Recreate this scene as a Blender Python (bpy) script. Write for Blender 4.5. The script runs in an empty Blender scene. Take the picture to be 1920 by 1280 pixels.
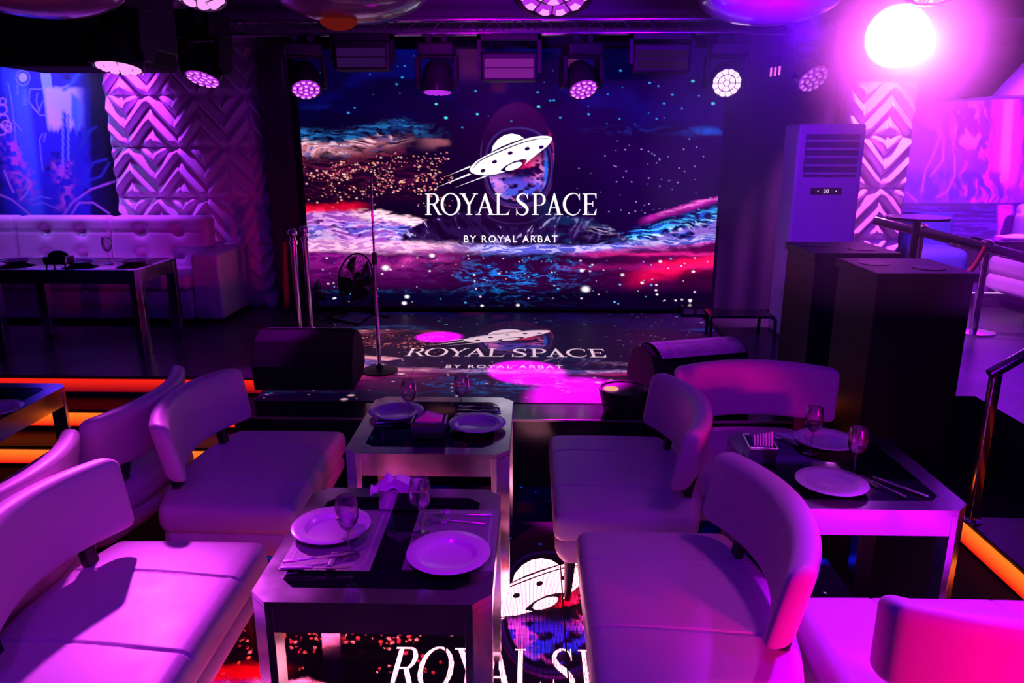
import bpy, bmesh, math, random
import numpy as np
from mathutils import Vector, Matrix
PI = math.pi
random.seed(7)
SC = bpy.context.scene
COL = SC.collection

# ------------------------------------------------------------------ camera
F = 1400.0; PITCH = math.radians(14.8); YAW = math.radians(1.4); EYE = 2.03
cam_d = bpy.data.cameras.new('camera'); cam_d.lens = F/1920*36; cam_d.sensor_width = 36
cam_d.clip_start = 0.05; cam_d.clip_end = 100
cam = bpy.data.objects.new('camera', cam_d); COL.objects.link(cam)
cam.location = (0, 0, EYE); cam.rotation_euler = (PI/2-PITCH, 0, YAW)
SC.camera = cam
_fw = Vector((-math.sin(YAW)*math.cos(PITCH), math.cos(YAW)*math.cos(PITCH), -math.sin(PITCH)))
_rt = Vector((math.cos(YAW), math.sin(YAW), 0)); _up = _rt.cross(_fw)
def ray(px, py): return _fw*F + _rt*(px-960) - _up*(py-640)
def onz(px, py, z):                     # photograph pixel -> point on a level plane
    d = ray(px, py); t = (z-EYE)/d.z; return (d.x*t, d.y*t, z)
def ony(px, py, y):
    d = ray(px, py); t = y/d.y; return (d.x*t, y, EYE+d.z*t)

# ------------------------------------------------------------------ world, exposure
SC.view_settings.view_transform = 'Standard'; SC.view_settings.look = 'None'
SC.view_settings.gamma = 1; SC.view_settings.use_curve_mapping = False
SC.view_settings.exposure = 0.0
SC.cycles.use_denoising = True; SC.cycles.max_bounces = 8
SC.cycles.volume_bounces = 0; SC.cycles.sample_clamp_indirect = 6.0
SC.cycles.caustics_reflective = False; SC.cycles.caustics_refractive = False
W = bpy.data.worlds.new('club_dark'); SC.world = W; W.use_nodes = True
W.node_tree.nodes['Background'].inputs[0].default_value = (0.08, 0.0, 1.0, 1)
W.node_tree.nodes['Background'].inputs[1].default_value = 0.018

def aim(o, tgt):
    o.rotation_euler = (Vector(tgt)-o.location).to_track_quat('-Z', 'Y').to_euler()
def spot(name, loc, tgt, colr, power, deg, blend=0.5, rad=0.05):
    d = bpy.data.lights.new(name, 'SPOT'); d.color = colr; d.energy = power
    d.spot_size = math.radians(deg); d.spot_blend = blend; d.shadow_soft_size = rad
    o = bpy.data.objects.new(name, d); COL.objects.link(o); o.location = loc; aim(o, tgt); return o
def area(name, loc, tgt, colr, power, sx, sy, spread=180):
    d = bpy.data.lights.new(name, 'AREA'); d.shape = 'RECTANGLE'; d.size = sx; d.size_y = sy
    d.color = colr; d.energy = power; d.spread = math.radians(spread)
    o = bpy.data.objects.new(name, d); COL.objects.link(o); o.location = loc; aim(o, tgt); return o

MAG = (1.0, 0.0, 1.0); VIO = (0.45, 0.0, 1.0); PUR = (0.68, 0.02, 1.0); PNK = (1.0, 0.0, 0.42)
# over tables and behind camera: left head, pink lamp, the rest added unseen fill
spot('fill_tables', (0.1, 0.6, 3.0), (0, 3.2, 0.4), (0.05, 0.0, 1.0), 60, 110, 0.8, 0.15)
spot('fill_right', (2.4, 0.2, 2.9), (0.9, 2.2, 0.5), (0.26, 0.0, 1.0), 60, 70, 0.9, 0.12)
spot('wash_left_head', (-2.7, 4.9, 2.55), (-1.12, 1.78, 0.45), (0.85, 0.07, 1.0), 950, 23, 1.0, 0.05)
spot('fill_left_near', (-1.2, 0.0, 2.9), (-1.85, 2.1, 0.75), (0.24, 0.0, 1.0), 48, 50, 0.8, 0.1)
spot('wash_pink_right', (2.3, 0.2, 0.9), (1.45, 1.7, 0.62), (1.0, 0.0, 0.26), 320, 40, 0.7, 0.1)
spot('fill_seat_right', (2.1, 2.7, 2.5), (1.35, 1.95, 0.45), (0.42, 0.0, 1.0), 420, 38, 0.5, 0.08)
spot('fill_plates', (-0.5, 0.7, 2.9), (-0.45, 2.15, 0.74), (0.52, 0.0, 1.0), 120, 24, 0.6, 0.05)
spot('fill_back_chair', (1.1, 1.6, 3.0), (1.2, 3.9, 0.72), (0.5, 0.0, 1.0), 20, 26, 0.8, 0.05)
# on the stage
spot('stage_beam_centre', ony(826, 205, 6.0), onz(985, 697, .445), MAG, 4500, 15, 0.5, 0.03)
spot('stage_beam_rear', ony(590, 200, 6.0), onz(822, 632, .445), MAG, 3600, 10, 0.4, 0.03)
spot('stage_beam_right', ony(1092, 206, 6.0), onz(1090, 742, .445), MAG, 2600, 20, 0.8, 0.03)
spot('platform_beam', (-1.3, 5.0, 2.9), onz(490, 712, .445), (0.62, 0.0, 1.0), 300, 19, 0.7, 0.03)
spot('monitor_fill_right', (0.65, 5.9, 2.6), (.98, 4.58, .7), (0.62, 0.0, 1.0), 120, 18, 0.6, 0.03)  # added spot to brighten the right speaker's grille
spot('monitor_fill_left', (-1.6, 5.9, 2.6), (-1.6, 4.95, .75), (0.62, 0.0, 1.0), 25, 14, 0.6, 0.03)  # added spot to brighten the top of the left speaker
# over the left wall and sofa
spot('wall_left_wash', (-3.75, 6.98, 3.30), (-3.80, 7.34, 2.1), (0.40, 0.03, 1.0), 330, 52, 0.8, 0.05)
spot('sofa_left_wash', (-4.95, 7.0, 3.1), (-4.9, 7.15, 1.2), (0.45, 0.02, 1.0), 110, 80, 0.9, 0.06)
spot('mural_left_wash', (-4.9, 6.5, 3.2), (-4.75, 7.5, 2.1), (0.28, 0.16, 1.0), 150, 80, 0.8, 0.1)
spot('platform_table_wash', (-3.2, 4.6, 3.1), (-3.2, 6.7, .9), (0.30, 0.0, 1.0), 16, 60, 0.9, 0.1)
spot('ceiling_fill', (-0.2, 4.6, 2.2), (-0.2, 6.4, 3.5), (0.42, 0.0, 0.9), 120, 130, 0.9, 0.2)  # added uplight without a fixture, brightens the ceiling
spot('truss_fill', (-0.6, 4.4, 2.9), (-0.3, 6.3, 3.15), (0.7, 0.0, 1.0), 30, 90, 0.9, 0.1)  # added spot that gives the truss tubes their highlights
# the right side: blinding head, wall and mural wash
L10 = ony(1705, 80, 3.0)
spot('blinding_head', (L10[0]-.06, L10[1]-.16, L10[2]-.02), (0.45, 0.6, 1.5), (0.9, 0.09, 1.0), 60, 150, 0.5, 0.06)
spot('haze_fill', (L10[0]-.22, L10[1]+.45, L10[2]+.10), (1.9, 6, 2.75), (0.15, 0.0, 1.0), 420, 110, 1.0, 0.06)  # added lamp floating beside the head, turns the haze blue-violet
spot('pillar_right_wash', (3.10, 6.62, 2.95), (3.15, 7.02, 1.6), (0.80, 0.10, 1.0), 700, 80, 0.6, 0.05)
spot('mural_right_fill', (5.3, 7.1, 2.35), (5.2, 9.0, 1.9), (0.48, 0.04, 1.0), 1300, 120, 0.8, 0.1)  # added low lamp in front of the mural to brighten it
spot('platform_right_wash', (4.6, 5.6, 3.3), (4.4, 6.4, 0.4), (0.14, 0.0, 1.0), 170, 100, 0.9, 0.1)
spot('conditioner_wash', (1.9, 4.6, 3.2), (2.3, 6.4, 1.9), (0.30, 0.0, 1.0), 60, 55, 0.9, 0.1)

# ------------------------------------------------------------------ materials
def mat(name, colr, rough=0.5, metal=0.0, bump=None, spec=0.5, emi=None, estr=0.0, coat=0.0, trans=0.0, ior=1.45, vary=None):
    m = bpy.data.materials.new(name); m.use_nodes = True
    nt = m.node_tree; p = nt.nodes['Principled BSDF']
    p.inputs['Base Color'].default_value = (*colr, 1); p.inputs['Roughness'].default_value = rough
    p.inputs['Metallic'].default_value = metal; p.inputs['Specular IOR Level'].default_value = spec
    p.inputs['IOR'].default_value = ior
    if coat: p.inputs['Coat Weight'].default_value = coat; p.inputs['Coat Roughness'].default_value = 0.1
    if trans: p.inputs['Transmission Weight'].default_value = trans
    if emi: p.inputs['Emission Color'].default_value = (*emi, 1); p.inputs['Emission Strength'].default_value = estr
    if bump or vary:
        tc = nt.nodes.new('ShaderNodeTexCoord'); nz = nt.nodes.new('ShaderNodeTexNoise')
        nt.links.new(tc.outputs['Object'], nz.inputs['Vector'])
        nz.inputs['Scale'].default_value = (bump or (40, 0))[0]; nz.inputs['Detail'].default_value = 3
        if bump:
            b = nt.nodes.new('ShaderNodeBump'); b.inputs['Strength'].default_value = bump[1]; b.inputs['Distance'].default_value = bump[2] if len(bump) > 2 else 0.002
            nt.links.new(nz.outputs['Fac'], b.inputs['Height']); nt.links.new(b.outputs['Normal'], p.inputs['Normal'])
        if vary:
            mr = nt.nodes.new('ShaderNodeMapRange'); n2 = nt.nodes.new('ShaderNodeTexNoise'); n2.inputs['Scale'].default_value = vary[0]
            nt.links.new(tc.outputs['Object'], n2.inputs['Vector']); nt.links.new(n2.outputs['Fac'], mr.inputs['Value'])
            mr.inputs['To Min'].default_value = vary[1]; mr.inputs['To Max'].default_value = vary[2]
            nt.links.new(mr.outputs['Result'], p.inputs['Roughness'])
    return m
def emat(name, colr, strength):
    m = bpy.data.materials.new(name); m.use_nodes = True; nt = m.node_tree
    nt.nodes.remove(nt.nodes['Principled BSDF'])
    e = nt.nodes.new('ShaderNodeEmission'); e.inputs[0].default_value = (*colr, 1); e.inputs[1].default_value = strength
    nt.links.new(e.outputs[0], nt.nodes['Material Output'].inputs[0])
    m.cycles.emission_sampling = 'NONE'
    return m
M = dict(
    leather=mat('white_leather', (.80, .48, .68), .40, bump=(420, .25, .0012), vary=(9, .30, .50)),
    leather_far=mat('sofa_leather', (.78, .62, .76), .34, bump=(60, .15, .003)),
    chrome=mat('polished_steel', (.86, .82, .88), .18, 1.0, vary=(7, .10, .30)),
    chrome_clean=mat('chrome', (.9, .86, .9), .15, 1.0),
    glass_top=mat('black_glass', (.004, .003, .008), .05, spec=.6),
    black=mat('black_paint', (.012, .011, .014), .45),
    matte=mat('matte_black', (.008, .007, .010), .75, bump=(300, .3, .001)),
    gloss=mat('glossy_black', (.015, .012, .02), .12, vary=(6, .08, .22)),
    legwood=mat('dark_wood_leg', (.03, .015, .015), .3),
    porcelain=mat('porcelain', (.85, .72, .82), .18),
    napkin=mat('paper_napkin', (.85, .82, .86), .8, bump=(90, .3, .002)),
    placemat=mat('woven_placemat', (.36, .33, .36), .42, .35, bump=(600, .6, .0015)),
    matborder=mat('placemat_border', (.62, .58, .62), .35, .4),
    steel=mat('cutlery_steel', (.85, .80, .85), .32, 1.0),
    white=mat('white_plastic', (.68, .66, .70), .4),
    grille_dark=mat('louvre_grey', (.10, .09, .12), .5),
    carpet=mat('dark_carpet', (.012, .010, .014), .9, bump=(200, .5, .003)),
    platform=mat('platform_vinyl', (.05, .045, .06), .30, vary=(3, .22, .40)),
    wall=mat('black_wall', (.014, .012, .018), .6, bump=(30, .2, .004)),
    curtain=mat('black_curtain', (.04, .03, .05), .85),
    ceil=mat('dark_ceiling', (.10, .07, .11), .35),
    quilt=mat('quilted_leatherette', (.72, .62, .72), .34, bump=(500, .15, .001)),
    redrope=mat('red_velvet', (.25, .01, .02), .8, bump=(300, .5, .002)),
    cloth=mat('blue_chair_cloth', (.10, .12, .55), .8),
    dish=mat('pendant_dish', (.35, .22, .32), .14, coat=.5),
    lens_house=mat('lens_housing', (.02, .015, .025), .25),
)
def glassmat():
    m = bpy.data.materials.new('clear_glass'); m.use_nodes = True; nt = m.node_tree
    nt.nodes.remove(nt.nodes['Principled BSDF'])
    t = nt.nodes.new('ShaderNodeBsdfTransparent'); g = nt.nodes.new('ShaderNodeBsdfGlossy'); g.inputs['Roughness'].default_value = .10; d = nt.nodes.new('ShaderNodeBsdfDiffuse'); m2 = nt.nodes.new('ShaderNodeMixShader'); m2.inputs[0].default_value = .02
    lw = nt.nodes.new('ShaderNodeLayerWeight'); lw.inputs['Blend'].default_value = .55
    mx = nt.nodes.new('ShaderNodeMixShader'); nt.links.new(lw.outputs['Facing'], mx.inputs[0])
    t.inputs[0].default_value = (.97, .95, .97, 1)
    nt.links.new(t.outputs[0], mx.inputs[1]); nt.links.new(g.outputs[0], mx.inputs[2])
    nt.links.new(mx.outputs[0], m2.inputs[1]); nt.links.new(d.outputs[0], m2.inputs[2]); nt.links.new(m2.outputs[0], nt.nodes['Material Output'].inputs[0]); return m
M['glass'] = glassmat()
M['purple_paint'] = mat('soffit_paint', (.45, .30, .60), .6)
M['trimsteel'] = mat('dull_steel_trim', (.5, .45, .5), .4, 1.0)
M['lens'] = emat('lens_glow', (.60, .03, .95), .85)
M['lens_core'] = emat('lens_core_glow', (1.0, .36, 1.0), 1.0)
M['lens_bright'] = emat('lens_bright_glow', (1.0, .55, 1.0), 2.2)
M['lens_blind'] = emat('lens_blinding_glow', (1.0, .10, 1.0), 60.0)
M['orange'] = emat('step_light_orange', (1.0, .105, .008), 1.35)
M['red_orange'] = emat('step_light_red', (1.0, .035, .012), .9)
def strip(name, lo, hi):
    m = emat(name, (1, 1, 1), 1.0); nt = m.node_tree; e = nt.nodes['Emission']
    tc = nt.nodes.new('ShaderNodeTexCoord'); sp = nt.nodes.new('ShaderNodeSeparateXYZ'); cr = nt.nodes.new('ShaderNodeValToRGB')
    nt.links.new(tc.outputs['Generated'], sp.inputs[0]); nt.links.new(sp.outputs[2], cr.inputs[0]); nt.links.new(cr.outputs[0], e.inputs[0])
    cr.color_ramp.elements[0].color = (*lo, 1); cr.color_ramp.elements[1].color = (*hi, 1); cr.color_ramp.elements[1].position = .9; return m
M['orange'] = strip('step_light_orange', (.85, .004, .008), (1.3, .22, .02)); M['red_orange'] = strip('step_light_red', (.18, .0, .010), (1.0, .016, .008))
M['dim_red'] = emat('step_light_dim', (.5, .02, .01), .25)
M['lit_panel'] = emat('strobe_panel_glow', (.34, .02, .45), .55)
M['dim_panel'] = emat('strobe_panel_dim', (.06, .01, .16), .35)
M['white_line'] = emat('edge_light', (.85, .3, 1.0), 1.6)
M['display'] = emat('display_digits', (1, .8, 1), 1.5)
M['red_dot'] = emat('pink_bars', (1.0, .15, .6), 1.6)
M['blue_dot'] = emat('status_dot', (.3, .7, 1.0), 2.0)

# ------------------------------------------------------------------ geometry helpers
class MB:
    def __init__(s): s.v = []; s.f = []
    def add(s, vs, fs):
        n = len(s.v); s.v += [tuple(v) for v in vs]; s.f += [tuple(i+n for i in f) for f in fs]; return s
    def box(s, x0, x1, y0, y1, z0, z1):
        return s.add([(x0,y0,z0),(x1,y0,z0),(x1,y1,z0),(x0,y1,z0),(x0,y0,z1),(x1,y0,z1),(x1,y1,z1),(x0,y1,z1)],
                     [(3,2,1,0),(4,5,6,7),(0,1,5,4),(1,2,6,5),(2,3,7,6),(3,0,4,7)])
    def prism(s, poly, z0, z1, fn=lambda x, y, z: (x, y, z)):
        n = len(poly)
        vs = [fn(x, y, z0) for x, y in poly]+[fn(x, y, z1) for x, y in poly]
        return s.add(vs, [tuple(range(n-1, -1, -1)), tuple(range(n, 2*n))]+[(i, (i+1) % n, n+(i+1) % n, n+i) for i in range(n)])
    def lathe(s, prof, seg=32, c=(0, 0, 0), cap=True):
        vs = []; fs = []; n = len(prof)
        for i in range(seg):
            a = 2*PI*i/seg
            for r, z in prof: vs.append((c[0]+r*math.cos(a), c[1]+r*math.sin(a), c[2]+z))
        for i in range(seg):
            j = (i+1) % seg
            for k in range(n-1): fs.append((i*n+k, j*n+k, j*n+k+1, i*n+k+1))
        if cap:
            if prof[0][0] > 1e-4: fs.append(tuple(i*n for i in range(seg))[::-1])
            if prof[-1][0] > 1e-4: fs.append(tuple(i*n+n-1 for i in range(seg)))
        return s.add(vs, fs)
    def tube(s, pts, r, seg=10):
        pts = [Vector(p) for p in pts]; n = len(pts); vs = []; fs = []; u = None
        for i, p in enumerate(pts):
            d = (pts[min(i+1, n-1)]-pts[max(i-1, 0)]).normalized()
            if u is None: u = d.orthogonal().normalized()
            else: u = (u-d*u.dot(d)).normalized()
            w = d.cross(u); rr = r[i] if isinstance(r, (list, tuple)) else r
            for k in range(seg):
                a = 2*PI*k/seg; vs.append(p+(u*math.cos(a)+w*math.sin(a))*rr)
        for i in range(n-1):
            for k in range(seg):
                l = (k+1) % seg; fs.append((i*seg+k, i*seg+l, (i+1)*seg+l, (i+1)*seg+k))
        fs.append(tuple(range(seg))[::-1]); fs.append(tuple((n-1)*seg+k for k in range(seg)))
        return s.add(vs, fs)
    def grid(s, nx, ny, fn):
        vs = [fn(i/(nx), j/(ny)) for j in range(ny+1) for i in range(nx+1)]
        fs = [(j*(nx+1)+i, j*(nx+1)+i+1, (j+1)*(nx+1)+i+1, (j+1)*(nx+1)+i) for j in range(ny) for i in range(nx)]
        return s.add(vs, fs)
    def rbox(s, c, size, r, n=(8, 8, 6), fn=None):
        """rounded box: six gridded faces clamped to an inner box and pushed out by r"""
        h = [a/2 for a in size]; inner = [max(a-r, 1e-4) for a in h]
        for ax in range(3):
            a1, a2 = [(1, 2), (2, 0), (0, 1)][ax]
            for sg in (-1, 1):
                vs = []; na, nb = n[a1], n[a2]
                def lin(n_, i, half, inn):
                    k = 3                                    # k rows spent on each rounded rim
                    tot = n_+2*k
                    if i < k: return -half+(half-inn)*(i/k)
                    if i > tot-k: return half-(half-inn)*((tot-i)/k)
                    return -inn+2*inn*(i-k)/max(n_, 1)
                for j in range(nb+7):
                    for i in range(na+7):
                        p = [0, 0, 0]; p[ax] = sg*h[ax]; p[a1] = lin(na, i, h[a1], inner[a1]); p[a2] = lin(nb, j, h[a2], inner[a2])
                        q = [max(-inner[k], min(inner[k], p[k])) for k in range(3)]
                        d = Vector([p[k]-q[k] for k in range(3)])
                        if d.length > 1e-9: d = d.normalized()*r
                        w = [q[k]+d[k] for k in range(3)]
                        if fn: w = fn(*w)
                        vs.append((w[0]+c[0], w[1]+c[1], w[2]+c[2]))
                L = na+7
                fs = [(j*L+i, j*L+i+1, (j+1)*L+i+1, (j+1)*L+i) for j in range(nb+6) for i in range(na+6)]
                if sg < 0: fs = [f[::-1] for f in fs]
                s.add(vs, fs)
        return s
    def build(s, name, material, parent=None, smooth=None, bevel=0, weld=False, loc=None, rot=None):
        me = bpy.data.meshes.new(name); me.from_pydata(s.v, [], s.f); me.update()
        if weld:
            bm = bmesh.new(); bm.from_mesh(me); bmesh.ops.remove_doubles(bm, verts=bm.verts, dist=1e-5)
            bm.to_mesh(me); bm.free()
        if smooth is not None:
            me.shade_smooth(); me.set_sharp_from_angle(angle=math.radians(smooth))
        me.materials.append(material)
        o = bpy.data.objects.new(name, me); COL.objects.link(o)
        if parent: o.parent = parent
        if loc: o.location = loc
        if rot: o.rotation_euler = rot
        if bevel:
            b = o.modifiers.new('bevel', 'BEVEL'); b.width = bevel; b.segments = 2; b.limit_method = 'ANGLE'
            b.angle_limit = math.radians(40)
        return o
def tag(o, label=None, cat=None, group=None, kind=None):
    if label: o['label'] = label
    if cat: o['category'] = cat
    if group: o['group'] = group
    if kind: o['kind'] = kind
    return o
def thing(name, label, cat, loc=(0, 0, 0), rz=0, group=None):
    o = bpy.data.objects.new(name, None); COL.objects.link(o); o.location = loc; o.rotation_euler = (0, 0, rz)
    o.empty_display_size = .1
    return tag(o, label, cat, group)
def copy_tree(o, parent=None):
    c = o.copy(); COL.objects.link(c)
    if parent: c.parent = parent
    for ch in list(o.children): copy_tree(ch, c)
    return c
def place(proto, used, loc, rz, label, group=None):
    o = proto if not used else copy_tree(proto)
    o.location = loc; o.rotation_euler = (0, 0, rz); o['label'] = label
    if group: o['group'] = group
    return o
def struct(name, mb, m, **k): return tag(mb.build(name, m, **k), kind='structure')

# ------------------------------------------------------------------ the picture shown on the LED surfaces
rng = np.random.default_rng(5)
_lat = rng.random((256, 256))
def vnoise(x, y):
    xi = np.floor(x).astype(int); yi = np.floor(y).astype(int); fx = x-xi; fy = y-yi
    fx = fx*fx*(3-2*fx); fy = fy*fy*(3-2*fy)
    a = _lat[yi % 256, xi % 256]; b = _lat[yi % 256, (xi+1) % 256]; c = _lat[(yi+1) % 256, xi % 256]; d = _lat[(yi+1) % 256, (xi+1) % 256]
    return (a*(1-fx)+b*fx)*(1-fy)+(c*(1-fx)+d*fx)*fy
def fbm(x, y, o=5):
    s = 0; a = .5
    for k in range(o): s = s+a*vnoise(x*2**k+17*k, y*2**k+31*k); a *= .5
    return s
def ridged(x, y, o=4):
    s = 0; a = .5
    for k in range(o): s = s+a*(1-np.abs(2*vnoise(x*2**k+7*k, y*2**k+13*k)-1)); a *= .5
    return s
def sm(e0, e1, x):
    t = np.clip((x-e0)/(e1-e0), 0, 1); return t*t*(3-2*t)
def paint(x, y):
    """x, y: where a spot of the picture stands in the photograph of the wall screen; returns linear rgb"""
    c = np.zeros(x.shape+(3,))
    def lay(mask, col, add=False):
        nonlocal c
        mask = np.clip(mask, 0, 1)[..., None]; col = np.array(col)
        c = c+mask*col if add else c*(1-mask)+mask*col
    def line(pts):                       # y of a polyline at x
        p = np.array(pts, float); return np.interp(x, p[:, 0], p[:, 1])
    wx = x+46*(fbm(x/70, y/24)-.5); wy = y+34*(fbm(x/60+9, y/30+4)-.5)
    n1 = fbm(wx/120, wy/60); n2 = fbm(wx/40+3, wy/11+5); n3 = ridged(wx/70+1, wy/16+8); n4 = fbm(wx/26, wy/9+2)
    c[...] = (.004, 0, .020)
    # deep blue sky at the top, violet black at the right
    top = sm(250, 205, wy)
    lay(top*.95, (.001, .0005, .040)); lay(top*sm(.42, .62, n1), (.001, .003, .115)); lay(sm(212, 200, y)*sm(190, 204, y)*sm(1040, 700, x)*sm(.4, .6, n1)*.6, (.002, .016, .20))
    lay(sm(1060, 1200, x)*sm(230, 300, y)*.85, (.016, 0, .060)); lay(sm(1180, 1330, x)*sm(460, 200, y)*.5, (.035, 0, .12))
    lay(np.exp(-((x-880)/24)**4-((y-108)/42)**4)*.55, (.11, .012, .10)); lay(np.exp(-((x-1070)/14)**4-((y-95)/30)**4)*.55, (.24, .03, .09)); lay(np.exp(-((x-935)/16)**4-((y-160)/14)**4)*.4, (.11, .012, .07))
    # fine texture used to break every edge: streaks lying along the waves
    st1 = ridged(wx/34+2, wy/5.5+3, 4); st2 = fbm(wx/15+8, wy/4+1, 4); sp = vnoise(x/2.6, y/2.0)
    hl = lambda v, e0, e1: sm(e0, e1, v)
    # upper left cloud ridge
    r1 = line([(560, 270), (640, 274), (700, 260), (760, 252), (800, 262), (850, 262)])
    d = y-r1+14*(n4-.5)+8*(st2-.5); lf = sm(850, 720, wx)
    lay(lf*sm(-38, -18, d)*sm(6, -8, d)*hl(st2, .34, .62)*.9, (.008, .05, .20))
    lay(lf*sm(-34, -20, d)*sm(0, -10, d)*hl(st1, .60, .76), (.02, .16, .42))
    lay(sm(790, 690, wx)*sm(-8, 4, d)*sm(34, 10, d)*hl(st1, .30, .62), (.40, .13, .20))
    lay(sm(700, 600, wx)*sm(-6, 4, d)*sm(26, 4, d)*hl(st2, .25, .5), (.72, .30, .36))
    lay(sm(780, 690, wx)*sm(-10, 0, d)*sm(22, 4, d)*hl(st1, .60, .74), (.86, .55, .66))
    lay(sm(790, 690, wx)*sm(-4, 6, d)*sm(40, 12, d)*hl(st2, .55, .7), (.12, .12, .40))
    lay(sm(810, 700, wx)*sm(12, 26, d)*sm(66, 30, d)*hl(st1, .5, .72)*.7, (.24, .03, .06))
    lay(sm(850, 835, x)*sm(770, 820, x)*sm(256, 262, y)*sm(286, 266, y)*.6*hl(n2, .3, .6), (.50, .16, .20))
    lay(lf*sm(290, 300, y)*sm(385, 370, y)*.6, (.020, .001, .022)); lay(lf*sm(292, 310, y)*sm(385, 360, y)*hl(st1, .6, .8)*.5, (.14, .01, .06))
    # right blue wisp
    lay(np.exp(-((x-1325)/36)**2-((y-246)/8)**2)*hl(st2, .3, .6)*.9, (.01, .12, .75)); lay(np.exp(-((x-1200)/90)**2-((y-244)/9)**2)*hl(st2, .45, .6)*.5, (.01, .03, .24))
    # middle ridge, left half
    r2 = line([(570, 392), (640, 386), (700, 388), (760, 398), (800, 406), (850, 440)])
    d = y-r2+10*(n4-.5)+6*(st2-.5); lf = sm(880, 800, wx)
    lay(sm(700, 640, wx)*sm(-12, -2, d)*sm(30, 14, d), (.55, .003, .035)); lay(sm(690, 600, wx)*sm(-4, 4, d)*sm(24, 10, d)*hl(st1, .5, .7), (.92, .02, .10))
    lay(lf*sm(4, 14, d)*sm(84, 70, d), (.30, .07, .42))
    lay(lf*sm(4, 14, d)*sm(84, 70, d)*hl(st1, .50, .68), (.62, .30, .66))
    lay(lf*sm(640, 700, wx)*sm(2, 8, d)*sm(30, 16, d)*hl(st2, .28, .5), (.88, .56, .66))
    lay(lf*sm(650, 700, wx)*sm(8, 14, d)*sm(34, 20, d)*hl(st1, .66, .76), (.98, .74, .80))
    lay(lf*sm(24, 34, d)*sm(62, 50, d)*hl(n2, .42, .58)*.85, (.07, .07, .50))
    lay(lf*sm(690, 740, wx)*sm(24, 34, d)*sm(62, 50, d)*hl(st2, .42, .6), (.02, .11, .62))
    lay(lf*sm(30, 40, d)*sm(70, 54, d)*hl(st1, .68, .78), (.66, .45, .80))
    lay(lf*sm(16, 30, d)*sm(74, 56, d)*hl(st2, .60, .68)*.85, (.03, .0, .09))
    # right half of the ridge
    r3 = line([(1060, 440), (1150, 425), (1200, 408), (1260, 390), (1345, 366)])
    d = y-r3+8*(n4-.5); rt = sm(1110, 1190, wx)
    lay(rt*sm(14, 24, d)*sm(84, 60, d), (.006, .004, .09))
    lay(sm(1190, 1230, x)*sm(-3, 2, d)*sm(18, 6, d), (.52, .02, .42)); lay(sm(1200, 1260, x)*sm(-1, 3, d)*sm(10, 4, d)*hl(st2, .35, .6), (.95, .22, .70))
    lay(rt*sm(12, 22, d)*sm(84, 60, d)*hl(st2, .46, .60), (.02, .10, .60))
    lay(rt*sm(16, 28, d)*sm(84, 60, d)*hl(st1, .64, .76), (.06, .50, .95)); lay(rt*sm(30, 44, d)*sm(84, 64, d)*hl(st1, .72, .8), (.80, .80, .98))
    lay(rt*sm(40, 54, d)*sm(92, 74, d)*hl(st1, .46, .66), (.34, .16, .66))
    # bright shore line across the whole width
    r4 = line([(560, 458), (700, 460), (860, 458), (960, 466), (1100, 464), (1200, 456), (1345, 442)])
    d = y-r4+12*(n2-.5)+6*(st2-.5)
    lay(sm(-12, -2, d)*sm(24, 8, d)*sm(960, 820, x), (.50, .20, .50)); lay(sm(-12, -2, d)*sm(20, 6, d)*sm(960, 820, x)*hl(st1, .5, .7), (.86, .48, .68))
    lay(sm(-10, -2, d)*sm(16, 4, d)*sm(820, 940, x), (.10, .10, .55)); lay(sm(-10, 0, d)*sm(14, 4, d)*sm(820, 900, x)*hl(st1, .56, .72), (.58, .48, .88))
    lay(sm(1040, 1120, x)*sm(4, 12, d)*sm(44, 18, d), (.20, .02, .24)); lay(sm(1040, 1120, x)*sm(0, 12, d)*sm(36, 18, d)*hl(st1, .55, .72), (.60, .10, .50))
    # lower field
    lo = sm(8, 22, d)
    lay(lo, (.034, .0, .044)); lay(lo*sm(900, 700, x)*sm(560, 480, y)*.9, (.13, .003, .15)); lay(lo*sm(940, 600, x)*sm(545, 480, y)*hl(st1, .46, .74)*.8, (.34, .015, .30))
    lay(np.exp(-((x-775)/60)**2-((y-488)/14)**2)*hl(n2, .25, .5), (.66, .06, .40))
    lay(lo*sm(1090, 1240, x)*sm(575, 500, y), (.11, .0, .07))
    r5 = line([(1080, 500), (1180, 510), (1240, 492), (1345, 480)]); dd = y-r5+10*(n4-.5)
    lay(sm(1150, 1240, wx)*sm(-8, 2, dd)*sm(40, 20, dd), (.60, .002, .075)); lay(sm(1180, 1290, wx)*sm(-4, 4, dd)*sm(26, 12, dd), (.92, .008, .12))
    lay(sm(1160, 1220, wx)*sm(10, 30, dd)*sm(80, 40, dd)*hl(n1, .40, .58)*.9, (.035, 0, .025))
    lay(sm(1060, 1160, x)*np.exp(-((y-476+10*(n4-.5))/3.5)**2)*.9, (.72, .02, .26)); lay(sm(1000, 1120, x)*np.exp(-((y-500+14*(n4-.5))/5)**2)*.6, (.38, .01, .2))
    lay(sm(528, 556, y)*.95, (.002, .0, .016)); lay(sm(530, 560, y)*sm(1300, 1150, x)*hl(n1, .45, .6)*.4, (.0, .004, .05)); lay(sm(548, 580, y)*.4, (.008, 0, .014))
    bl = np.exp(-((x-965)/100)**2-((y-512)/36)**2)
    lay(bl*hl(st2+.06*bl, .54, .66)*.8, (.0, .03, .22)); lay(bl*hl(st1+.03*bl, .72, .80), (.01, .20, .74)); lay(bl*hl(st2+.02*bl, .66, .74), (.02, .30, .86))
    lay(sm(1040, 860, x)*sm(560, 620, x)*np.exp(-((y-546)/3)**2)*hl(st2, .4, .6)*.4, (.0, .10, .30))
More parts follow.
